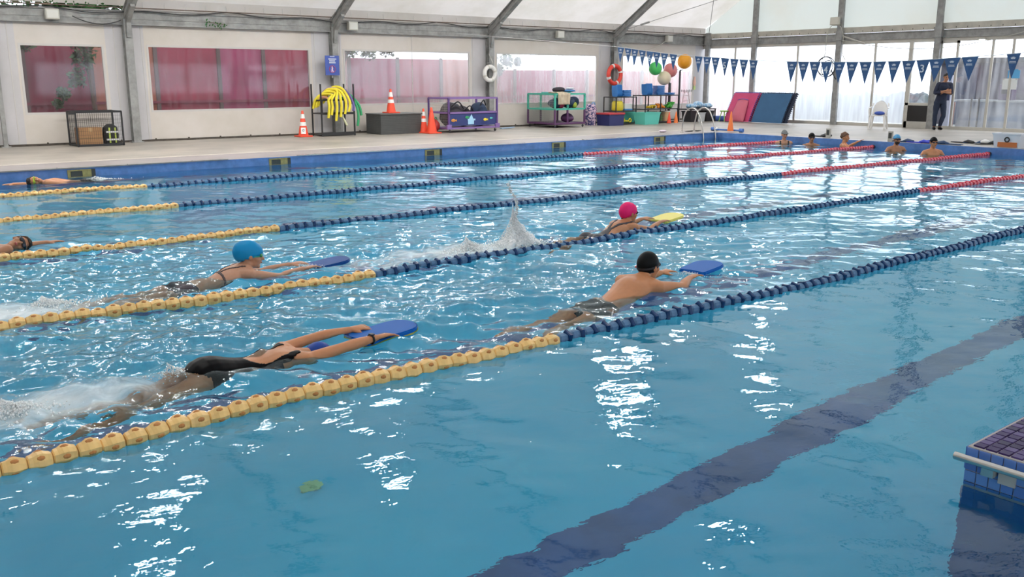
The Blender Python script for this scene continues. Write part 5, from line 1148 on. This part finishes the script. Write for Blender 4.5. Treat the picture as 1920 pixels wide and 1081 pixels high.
def body(J, male=True, k=1.0, side=(0, 1, 0), legs=True, headM=None, hands=None, armR=None):
    b = MB(); V = lambda n_: Vector(J[n_]); sd = Vector(side)
    T = [(.13, .085), (.162, .115), (.140, .098), (.155, .108), (.172, .115), (.155, .085), (.068, .060)] if male else [(.12, .085), (.158, .118), (.118, .085), (.132, .095), (.148, .100), (.132, .075), (.056, .050)]
    T = [(a * k, c * k) for a, c in T]
    b.loft([V('crotch'), V('pelvis'), V('waist'), V('ribs'), V('chest'), V('shline'), V('neck')], T, 20, side, sub=4, roundcap=False)
    b.loft([V('shline'), V('neck'), V('neck').lerp(V('head'), .55)], [.072 * k, .058 * k, .050 * k], 14, side, roundcap=True, sub=2)
    for s in ('L', 'R'):
        sg = 1 if s == 'L' else -1
        b.loft([V('neck').lerp(V('shline'), .2), V('neck').lerp(V('sh' + s), .55), V('sh' + s)], [.042 * k, .048 * k, .056 * k], 12, roundcap=True)
        b.loft([V('chest').lerp(V('shline'), .3), V('sh' + s)], [.085 * k, .058 * k], 12, roundcap=True)
        A = [.056, .050, .040, .043, .027] if male else [.048, .042, .035, .038, .024]
        if armR: A = armR
        e, w_ = V('el' + s), V('wr' + s); h = V('sh' + s)
        b.loft([h, h.lerp(e, .45), e, e.lerp(w_, .3), w_], [a * k for a in A], 14, (0, 0, 1), sub=3, roundcap=True)
        if legs:
            hp, kn, an, to = V('hip' + s), V('kn' + s), V('an' + s), V('to' + s)
            L = [.088, .080, .054, .056, .035] if male else [.086, .078, .052, .053, .033]
            b.loft([hp, hp.lerp(kn, .35), kn, kn.lerp(an, .3), an], [a * k for a in L], 14, side, sub=3, roundcap=True)
            b.loft([an, an.lerp(to, .5), to], [(.034 * k, .034 * k), (.042 * k, .026 * k), (.038 * k, .014 * k)], 12, side, roundcap=True)
            if 'glute' in J: b.ball(hp + Vector(J['glute']), (.098 * k, .085 * k, .080 * k), 14, 10)
    if headM is not None: head_shape(b, headM)
    if hands:
        for M, s, c in hands: hand_shape(b, M, s, c)
    return b
m_blkfab = pm('black_swimsuit', (.003, .003, .0035), .35, spec=.06); m_trunk = pm('dark_grey_trunks', (.012, .0115, .012), .6, spec=.1); m_capbk = pm('cap_black', (.005, .0055, .006), .45, spec=.12); m_capbl = pm('cap_blue', (.01, .28, .58), .4, spec=.2); m_capdb = pm('cap_dark_blue', (.015, .06, .32), .4, spec=.2); m_cappk = pm('cap_pink', (.85, .02, .17), .5, spec=.2)
m_strapblk = pm('strap_black', (.015, .015, .018), .5)

# --- 1: woman in a black swimsuit, face down, arms stretched on a kickboard
loc = (2.40, 5.22, -.02); t = thing('person', 'swimmer in a black open-backed swimsuit, face in the water, arms stretched to a blue kickboard', 'person', loc, R(4))
J = dict(crotch=(-.66, 0, -.055), pelvis=(-.56, 0, -.010), waist=(-.37, 0, -.025), ribs=(-.24, 0, -.05), chest=(-.11, 0, -.035), shline=(.0, 0, -.015), neck=(.07, 0, -.015), head=(.2, 0, -.03),
         shL=(.02, .155, .005), shR=(.02, -.155, .005), elL=(.29, .165, .035), elR=(.29, -.165, .035), wrL=(.535, .14, .045), wrR=(.555, -.145, .045),
         hipL=(-.63, .085, -.055), hipR=(-.63, -.085, -.055), knL=(-1.02, .10, -.24), knR=(-1.03, -.09, -.19), anL=(-1.40, .12, -.26), anR=(-1.40, -.10, -.34), toL=(-1.57, .12, -.26), toR=(-1.56, -.10, -.42), glute=(.05, 0, .035))
HM = frame((.17, 0, -.065), (.30, 0, -.95), (.95, 0, .30))
bd = body(J, False, 1.0, headM=HM, hands=[(frame((.545, .14, .048), (1, -.10, .0), (0, -.15, 1)), -1, .18), (frame((.57, -.145, .046), (1, .14, .0), (0, .15, 1)), 1, .22)])
bo = remesh(bd, 'body', sk_or, t, .0075, 4)
def suit(x, y, z, nx_, ny_, nz_):
    if abs(y) > .185 or x > .0: return False
    if x < -.68 + .55 * max(0, abs(y) - .03): return False
    if x < -.60 and abs(y) > .15: return False
    hole = ((x + .17) / .155) ** 2 + (y / .098) ** 2 < 1
    if nz_ > -.1 and z > -.09 and hole: return False
    if x > -.10 and abs(y) < .085 and nz_ > 0: return False
    if x > -.13 and abs(y) > .135: return False
    return True
garment(bo, 'swimsuit', suit, .0045, m_blkfab, t)
b = MB(); b.torus((0, 0, 0), .10, .003, 30, 5, 'z'); 
cap_mesh(HM, t, 'swim_cap', m_capdb, .00, .35, 1.06)
for s in (-1, 1):
    pass
wm = frame((.515, -.148, .044), (1, .1, 0), (0, 0, 1)); b = MB(); b.M = wm; b.torus((0, 0, 0), .031, .007, 22, 8, 'x'); b.build('watch_strap', m_strapblk, t, smooth='all'); b = MB(); b.M = wm; b.bevbox((0, -.005, .033), (.030, .036, .012), .004); b.build('watch_face', m_gog, t)
def kickboard(lab, loc, rz, ry, mtop, mbot, L=.44, W=.30, th=.032):
    t = thing('kickboard', lab, 'kickboard', loc); t.rotation_euler = (0, ry, rz)
    kickboard_mesh('foam', L, W, th, mtop).build('foam', mtop, t)
    if mbot: o_ = kickboard_mesh('under', L * 1.01, W * 1.01, .012, mbot).build('bottom_layer', mbot, t); o_.location = (0, 0, -.010)
    return t
cz, sz = math.cos(R(4)), math.sin(R(4))
kickboard('blue kickboard with a yellow underside under the hands of the black-suited swimmer', (2.42 + .70 * cz, 5.22 + .70 * sz + .0, -.012), R(4), -.07, pm('board_royal', (.006, .12, .46), .5, spec=.15), pm('board_yellow_edge', (.65, .62, .08), .5), .50, .30)

# --- head-up kick swimmers
def kicker(lab, loc, rz, male, skin, k, headz, headx, capm, cut, J2=None, look=(1, 0, .0), lumpy=0, back=0.0, sub=0.0):
    t = thing('person', lab, 'person', loc, rz); w_ = .185 if male else .155
    J = dict(crotch=(-.68, 0, -.30), pelvis=(-.58, 0, -.22), waist=(-.40, 0, -.155), ribs=(-.26, 0, -.10), chest=(-.13, 0, -.045), shline=(-.01, 0, .005), neck=(.045, 0, .065), head=(headx, 0, headz),
             shL=(.0, w_, -.005), shR=(.0, -w_, -.005), elL=(.27, w_ + .03, -.055), elR=(.27, -w_ - .03, -.055), wrL=(.52, .135, .0), wrR=(.50, -.135, .0),
             hipL=(-.64, .09, -.27), hipR=(-.64, -.09, -.27), knL=(-1.02, .11, -.38), knR=(-1.04, -.10, -.27), anL=(-1.40, .12, -.30), anR=(-1.36, -.11, -.40), toL=(-1.56, .12, -.28), toR=(-1.46, -.11, -.52), glute=(.05, 0, .04))
    if J2: J.update(J2)
    J = {n_: (v if n_ == 'glute' else tuple(k * c for c in v)) for n_, v in J.items()}
    HM = frame(Vector((headx, 0, headz)) * k, look, (0, 0, 1)); HM = HM @ Matrix.Scale(k, 4)
    wl, wr = Vector(J['wrL']), Vector(J['wrR'])
    bd = body(J, male, k, headM=HM, hands=[(frame(wl + Vector((.02, 0, 0)), (1, -.12, .08), (0, -.1, 1)), -1, .2), (frame(wr + Vector((.02, 0, 0)), (1, .12, .08), (0, .1, 1)), 1, .2)])
    bo = remesh(bd, 'body', skin, t, .0085, 4); return t, bo, HM, k
# 2: man with black cap
t, bo, HM, k = kicker('man in a black cap and goggles, bare back out of the water, holding a kickboard', (5.44, 5.06, .055), R(9), True, sk_or, 1.0, .120, .12, m_capbk, .0, look=(1, -.12, .05),
    J2=dict(neck=(.045, 0, .045), pelvis=(-.58, 0, -.19), crotch=(-.68, 0, -.24), waist=(-.42, 0, -.15), hipL=(-.64, .09, -.22), hipR=(-.64, -.09, -.20), knL=(-1.03, .10, -.26), knR=(-1.03, -.10, -.20), wrL=(.52, .14, -.01), wrR=(.55, -.14, -.02), elR=(.28, -.23, -.04)))
cap_mesh(HM, t, 'swim_cap', m_capbk, -.018, .42, 1.065); strap_mesh(HM, t, m_strapblk, z=.012, k=1.09)
b = MB(); b.M = HM; b.box((-.088, .062, .012), (.03, .012, .012), rz=.6); b.build('strap_clip', pm('clip_pink', (.6, .12, .12), .5), t)
eb_ = MB(); eb_.M = HM; eb_.ball((.094, 0, -.053), (.008, .021, .007), 10, 6); eb_.build('mouth', m_lip, t)
garment(bo, 'swim_trunks', lambda x, y, z, a, c, d: -.82 < x < -.50 and abs(y) < .3, .007, m_trunk, t)
kickboard('blue kickboard pushed by the swimmer in the black cap', (6.50, 5.27, .008), R(10), -.06, pm('board_royal', (.018, .10, .42)), None, .44, .29)
# 3: woman with pink cap
t, bo, HM, k = kicker('woman in a bright pink swim cap with dark crossed straps, holding a yellow kickboard', (7.58, 7.33, .045), R(7), False, sk_tan, .98, .135, .095, m_cappk, .0, look=(1, -.35, -.03),
    J2=dict(neck=(.045, 0, .05), pelvis=(-.58, 0, -.15), crotch=(-.68, 0, -.18), waist=(-.42, 0, -.13), hipL=(-.64, .09, -.14), hipR=(-.64, -.09, -.14), knL=(-1.02, .10, -.18), knR=(-1.03, -.10, -.14), wrL=(.54, .135, .01), wrR=(.54, -.135, .0)))
cap_mesh(HM, t, 'swim_cap', m_cappk, -.012, .40, 1.10, lump=.05, seed=3, back=.008); strap_mesh(HM, t, m_strapblk, z=.020, k=1.0)
hb = MB(); hb.M = HM; hb.ball((-.05, 0, -.045), (.05, .055, .035), 12, 8); hb.build('hair', m_hair, t, smooth='all'); hb = MB(); hb.M = HM; hb.ball((.094, 0, -.053), (.008, .021, .007), 10, 6); hb.build('mouth', m_lip, t)
def pinksuit(x, y, z, a, c, d):
    if abs(y) > .17: return False
    if -.70 < x < -.36: return True
    if x >= -.36 and x < .05:
        if d > 0: return abs(abs(y) - (.02 + .10 * (x + .25) / .28)) < .016 if x > -.25 else abs(y) < .03 + .3 * max(0, -.27 - x) 
        return x < -.06 and abs(y) < .14
    return False
garment(bo, 'swimsuit', pinksuit, .0045, pm('charcoal_suit', (.03, .028, .035), .5), t)
kickboard('pale yellow kickboard held by the woman in the pink cap', (8.48, 7.46, .025), R(6), -.10, pm('board_yellow', (.80, .72, .16), .5), None, .46, .30)
# 4: woman with light blue cap
t, bo, HM, k = kicker('woman in a light blue swim cap and thin bikini straps with a dark kickboard', (3.09, 7.62, .05), R(3), False, sk_lt, .98, .130, .095, m_capbl, .0, look=(1, -.45, -.12),
    J2=dict(neck=(.045, 0, .05), pelvis=(-.54, 0, -.155), crotch=(-.64, 0, -.18), waist=(-.40, 0, -.13), hipL=(-.60, .09, -.15), hipR=(-.60, -.09, -.15), knL=(-.98, .10, -.22), knR=(-.98, -.10, -.18), elL=(.27, .19, -.07), elR=(.27, -.18, -.06), wrL=(.54, .13, -.03), wrR=(.54, -.13, -.03)))
cap_mesh(HM, t, 'swim_cap', m_capbl, -.008, .42, 1.12, lump=.05, seed=9, back=.022); strap_mesh(HM, t, pm('strap_teal', (.05, .42, .35), .4), z=.005, k=1.05, lensmat=pm('lens_green', (.05, .30, .10), .2))
hb = MB(); hb.M = HM; hb.ball((.094, 0, -.053), (.008, .021, .007), 10, 6); hb.build('mouth', m_lip, t)
def bik(x, y, z, a, c, d):
    if abs(y) > .17: return False
    if x > .04: return False
    if d < -.2: return -.26 < x < -.08 and abs(y) < .13
    return abs(x + .215) < .009 or (-.215 < x < .0 and abs(abs(y) - (.012 + .065 * (x + .215) / .2)) < .008)
garment(bo, 'bikini_top', bik, .004, pm('bikini_brown', (.06, .035, .035), .5), t); garment(bo, 'bikini_bottom', lambda x, y, z, a, c, d: -.66 < x < -.46 and abs(y) < .2, .005, pm('bikini_dark', (.04, .03, .045), .6), t)
kickboard('dark blue kickboard under water spray ahead of the light blue cap', (3.98, 7.70, -.012), R(3), -.09, pm('board_navy', (.005, .07, .28), .5, spec=.15), None, .42, .28)

# --- 5, 6: two swimmers on their side, breathing
def freestyler(lab, loc, rz, skin, hairm, strapm, lensm, facing, k=1.0, cap=True, hair=None, tilt=.1, lead='L', voxel=.009):
    t = thing('person', lab, 'person', loc, rz); f = facing
    J = dict(crotch=(-.66, 0, -.16), pelvis=(-.56, 0, -.13), waist=(-.38, 0, -.10), ribs=(-.24, 0, -.08), chest=(-.12, 0, -.06), shline=(.0, 0, -.045), neck=(.06, 0, -.03), head=(.18, 0, .0),
             shL=(.02, .15, -.05 + .04 * f), shR=(.02, -.15, -.05 - .04 * f), elL=(.26, .17, -.06), elR=(-.22, -.22, -.05), wrL=(.50, .12, -.03), wrR=(-.42, -.20, -.12),
             hipL=(-.62, .09, -.16), hipR=(-.62, -.09, -.14), knL=(-1.0, .10, -.22), knR=(-1.0, -.10, -.14), anL=(-1.38, .11, -.16), anR=(-1.36, -.10, -.24), toL=(-1.54, .11, -.14), toR=(-1.50, -.10, -.32), glute=(.05, 0, .03))
    if f > 0:   # mirror the arms so that the breathing side faces the camera
        for a in ('el', 'wr'):
            l, r_ = J[a + 'L'], J[a + 'R']; J[a + 'L'] = (r_[0], -r_[1], r_[2]); J[a + 'R'] = (l[0], -l[1], l[2])
    HM = frame((.175, 0, .005), (.05, f, tilt), (1, 0, .12)); ww = Vector(J['wrL' if f < 0 else 'wrR']); w2 = Vector(J['wrR' if f < 0 else 'wrL'])
    bd = body(J, True, .98, headM=HM, hands=[(frame(ww, (1, 0, .05), (0, 0, 1)), -1 if f < 0 else 1, .12), (frame(w2, (-1, 0, -.2), (0, 0, 1)), 1, .2)])
    bo = remesh(bd, 'body', skin, t, voxel, 4)
    if hair: cap_mesh(HM, t, 'hair', hairm, .035, .55, 1.06, lump=.10, seed=4)
    else: cap_mesh(HM, t, 'swim_cap', hairm, .02, .5, 1.05)
    strap_mesh(HM, t, strapm, z=.020, k=1.08, lensmat=lensm); b = MB(); b.M = HM; b.ball((.092, 0, -.053), (.010, .021, .011), 10, 6); b.build('mouth', m_lip, t)
    garment(bo, 'swim_trunks', lambda x, y, z, a, c, d: -.80 < x < -.50 and abs(y) < .2, .006, m_blkfab, t)
    return t
freestyler('dark-haired swimmer with black goggles turning the face to breathe at the left edge', (1.66, 10.26, .055), R(8), sk_md, m_hair, m_strapblk, m_gog, -1, hair=True, tilt=.35)
freestyler('swimmer with a yellow-green goggle strap gliding left along the far wall', (3.55, 16.85, .03), R(176), sk_tan, m_hair, pm('strap_lime', (.45, .55, .03), .4), pm('lens_lime', (.30, .38, .03), .3), 1, hair=True, tilt=.4)

# --- five swimmers resting at the far end
def stander(lab, loc, face, skin, zs=0.0, look=None, arms=None, male=True):
    """facing +x locally, feet on the pool floor, water about at the collar bones"""
    t = thing('person', lab, 'person', (loc[0], loc[1], 0), face); s = zs
    J = dict(crotch=(-.04, 0, -.66 + s), pelvis=(-.03, 0, -.54 + s), waist=(0, 0, -.38 + s), ribs=(.01, 0, -.24 + s), chest=(.01, 0, -.12 + s), shline=(.0, 0, -.01 + s), neck=(-.005, 0, .055 + s), head=(.02, 0, .19 + s),
             shL=(.0, .185, -.02 + s), shR=(.0, -.185, -.02 + s), elL=(.02, .33, -.20 + s), elR=(.02, -.33, -.20 + s), wrL=(.20, .40, -.16 + s), wrR=(.20, -.40, -.16 + s),
             hipL=(-.02, .09, -.62 + s), hipR=(-.02, -.09, -.62 + s), knL=(.20, .12, -.84), knR=(.20, -.12, -.84), anL=(.02, .13, -1.10), anR=(.02, -.13, -1.10), toL=(.16, .14, -1.125), toR=(.16, -.14, -1.125), glute=(-.05, 0, .02))
    if arms: J.update(arms)
    HM = frame((.015, 0, .20 + s), look or (1, 0, -.05), (0, 0, 1)); wl, wr = Vector(J['wrL']), Vector(J['wrR']); el, er = Vector(J['elL']), Vector(J['elR'])
    bd = body(J, male, 1.0 if male else .95, headM=HM, hands=[(frame(wl, wl - el, (0, 0, 1)), -1, .2), (frame(wr, wr - er, (0, 0, 1)), 1, .2)])
    return t, remesh(bd, 'body', skin, t, .0105, 3), HM
FC = R(51.1 + 180)
t, bo, HM = stander('person in a grey peaked cap and black tank straps, leftmost in the resting group', (21.62, 14.95), FC, sk_lt, .02, male=False); cap_mesh(HM, t, 'cap', pm('cap_grey', (.16, .17, .17), .7), .03, .1, 1.08, back=.01); eyes(HM, t)
b = MB(); b.M = HM; b.box((.115, 0, .052), (.09, .12, .010), ry=.15); b.build('cap_peak', pm('cap_grey', (.16, .17, .17)), t)
garment(bo, 'tank_top', lambda x, y, z, a, c, d: z < -.10 and abs(y) < .17 and z > -.6 or (z < .06 and abs(abs(y) - .11) < .022), .006, m_strapblk, t)
t, bo, HM = stander('person in a black cap and dark goggles, second from left in the resting group', (21.5, 14.02), FC - .2, sk_md, -.01, male=False); cap_mesh(HM, t, 'swim_cap', m_capbk, .02, .2, 1.06); strap_mesh(HM, t, m_strapblk, z=.018, lens=True, k=1.03); b = MB(); b.M = HM; b.ball((.094, 0, -.053), (.008, .021, .007), 10, 6); b.build('mouth', m_lip, t)
t, bo, HM = stander('brown-haired man looking right with one arm on the pool edge', (21.6, 13.12), R(-35), sk_or, .04, look=(.7, -.75, .0), arms=dict(elL=(.22, .28, -.03), wrL=(.42, .12, .12), shL=(.02, .185, .02), ))
cap_mesh(HM, t, 'hair', m_hairb, .022, .55, 1.09, lump=.16, seed=2, back=.006); eyes(HM, t)
t, bo, HM = stander('bearded man in a light blue swim cap, second from right in the resting group', (21.45, 11.63), FC + .15, sk_md, .06); cap_mesh(HM, t, 'swim_cap', pm('cap_sky', (.06, .30, .55), .4), .03, .15, 1.06); strap_mesh(HM, t, m_strapblk, z=.018, k=1.02)
b = MB(); b.ball((.034, 0, -.055), (.060, .056, .058), 16, 10); b.f = [f for f in b.f if sum(Vector(b.v[i]).z for i in f) / len(f) < -.045 and sum(Vector(b.v[i]).x for i in f) / len(f) > .01]; b.mi = [0] * len(b.f); b.v = [tuple(HM @ (Vector(v) * 1.04)) for v in b.v]; b.build('beard', m_hair, t, smooth='all')
t, bo, HM = stander('bare-shouldered man in a dark cap and goggles, rightmost in the resting group', (20.95, 10.46), FC + .05, sk_or, .07); cap_mesh(HM, t, 'swim_cap', m_capbk, .03, .15, 1.05); strap_mesh(HM, t, m_strapblk, z=.016, k=1.02); b = MB(); b.M = HM; b.ball((.094, 0, -.053), (.008, .021, .007), 10, 6); b.build('mouth', m_lip, t)

# --- coach leaning in the doorway
t = thing('person', 'coach in navy clothes leaning in the doorway with folded arms', 'person', (28.84, 14.20, DZ), R(218))
ln = .20    # body leans sideways against the door frame
def q(x, y, z): return (x, y + ln * (1 - z / 1.6) * -1.0 - .0, z)
J = dict(crotch=q(0, 0, .80), pelvis=q(0, 0, .90), waist=q(0, 0, 1.06), ribs=q(0, 0, 1.18), chest=q(.01, 0, 1.30), shline=q(0, 0, 1.40), neck=q(-.01, 0, 1.465), head=q(.02, 0, 1.60),
         shL=q(0, .18, 1.39), shR=q(0, -.18, 1.39), elL=q(.08, .24, 1.13), elR=q(.08, -.24, 1.13), wrL=q(.22, -.02, 1.16), wrR=q(.24, .04, 1.20),
         hipL=q(0, .09, .84), hipR=q(0, -.09, .84), knL=q(.05, .16, .46), knR=q(.03, -.08, .46), anL=q(.0, .14, .08), anR=q(.0, -.02, .08), toL=q(.16, .17, .03), toR=q(.16, -.04, .03))
HM = frame(q(.015, 0, 1.60), (1, .15, -.15), (0, 0, 1))
bd = body(J, True, .98, headM=HM, hands=[(frame(J['wrL'], (.15, -1, .1), (1, .1, .1)), 1, .25), (frame(J['wrR'], (.1, 1, .1), (1, -.1, .1)), 1, .25)])
bo = remesh(bd, 'body', sk_md, t, .0105, 4); cap_mesh(HM, t, 'hair', m_hair, .03, .5, 1.07, lump=.10, seed=6); eyes(HM, t)
m_navyc = pm('navy_cloth', (.012, .018, .045), .8, bump=.3, bscale=25)
def sleeve(x, y, z, a, c, d): return .82 < z < 1.45 and not (x > .12 and z > 1.05 and abs(y - .0) < .17 and z < 1.27)
garment(bo, 'jacket', sleeve, .013, m_navyc, t, wrinkle=.008); garment(bo, 'trousers', lambda x, y, z, a, c, d: .10 < z < .90, .016, pm('navy_trousers', (.012, .022, .05), .8), t, wrinkle=.012)
for s, P in ((1, J['anL']), (-1, J['anR'])): MB().loft([(P[0] - .05, P[1], .045), (P[0] + .05, P[1] + .01 * s, .05), (P[0] + .19, P[1] + .02 * s, .035)], [(.045, .045), (.05, .045), (.042, .03)], 12, (0, 1, 0), roundcap=True).build('shoe', m_blkfab, t, smooth=True)
MB().box((.262, -.02, 1.30), (.006, .07, .05)).build('chest_badge', m_pr, t) if 0 else None

# ---------------- splash thrown up by the pink-capped swimmer ----------------
m_spl = pm('spray_white', (.93, .95, .95), .35, spec=.6)
def spray(name, lab, loc, n, rx, ry, hz, seed, spike=None, rmax=.010):
    r = random.Random(seed); b = MB(); octa = [(1, 0, 0), (-1, 0, 0), (0, 1, 0), (0, -1, 0), (0, 0, 1), (0, 0, -1)]; of = [(0, 2, 4), (2, 1, 4), (1, 3, 4), (3, 0, 4), (2, 0, 5), (1, 2, 5), (3, 1, 5), (0, 3, 5)]
    for k in range(n):
        u = r.random() ** 1.5; a = r.uniform(0, 6.283); w_ = (1 - u) ** .8; q_ = abs(r.gauss(0, .5))
        x = rx * w_ * q_ * math.cos(a) - .10 * u; y = ry * w_ * q_ * math.sin(a); z = hz * u * max(.25, 1 - .55 * q_) * (1 if q_ < .8 else .6)
        s = rmax * r.uniform(.3, 1) * (1.25 - u * .8); sx = s * r.uniform(.8, 1.3)
        b.add([(x + v[0] * sx, y + v[1] * s, z + v[2] * s * r.uniform(1, 1.6)) for v in octa], of)
    if spike:
        for k in range(spike[0]):
            u = r.random(); x = spike[1] * (1 + .1 * math.sin(u * 9)) + r.gauss(0, .012) + .05 * math.sin(u * 5); z = hz * .6 + u * spike[2]; s = rmax * .55 * (1.1 - u * .6); b.add([(x + v[0] * s, r.gauss(0, .015) + v[1] * s, z + v[2] * s * 2.2) for v in octa], of)
    o_ = b.build(name, m_spl, smooth='all', kind='stuff'); o_.location = loc; tag(o_, lab, 'water splash'); return o_
def spray_core(b_, r, n, rx, ry, hz):
    for k in range(n):
        u = r.random() ** 1.3; w_ = (1 - u) ** .9; x = rx * w_ * r.uniform(-.8, .8) - .08 * u; y = ry * w_ * r.uniform(-.6, .6); s = r.uniform(.014, .034) * (1.2 - u); b_.ball((x, y, hz * u * (1 - .5 * abs(x) / rx) * .8), (s, s, s * 1.5), 7, 5)
sp_ = spray('splash', 'tall white water splash kicked up behind the woman in the pink cap', (5.98, 7.28, 0), 7500, .36, .28, .46, 1, spike=(140, -.09, .42), rmax=.0085)
b = MB(); spray_core(b, random.Random(5), 620, .27, .18, .38); b.build('splash_core', m_spl, sp_, smooth='all', kind='stuff')
spray('splash', 'low churned spray left of the tall splash', (5.45, 7.38, 0), 1300, .42, .22, .16, 2, rmax=.009)
spray('splash', 'small spray over the legs of the black-suited swimmer', (1.72, 5.2, .0), 500, .28, .14, .10, 3, rmax=.006)
spray('splash', 'churned spray at the feet of the black-suited swimmer', (.85, 5.15, .0), 900, .34, .22, .09, 4, rmax=.008)
spray('splash', 'spray at the feet of the woman in the light blue cap', (1.55, 7.5, .0), 900, .40, .25, .10, 5, rmax=.008)
spray('splash', 'fine droplets around the hands of the man in the black cap', (6.25, 5.2, .0), 350, .30, .22, .05, 6, rmax=.005)
spray('splash', 'thin line of spray along the body of the swimmer by the far wall', (4.4, 16.8, .0), 500, .6, .10, .08, 8, rmax=.009)
spray('splash', 'spray ahead of the light blue cap, around the dark kickboard', (3.75, 7.65, .0), 300, .35, .20, .05, 9, rmax=.005)
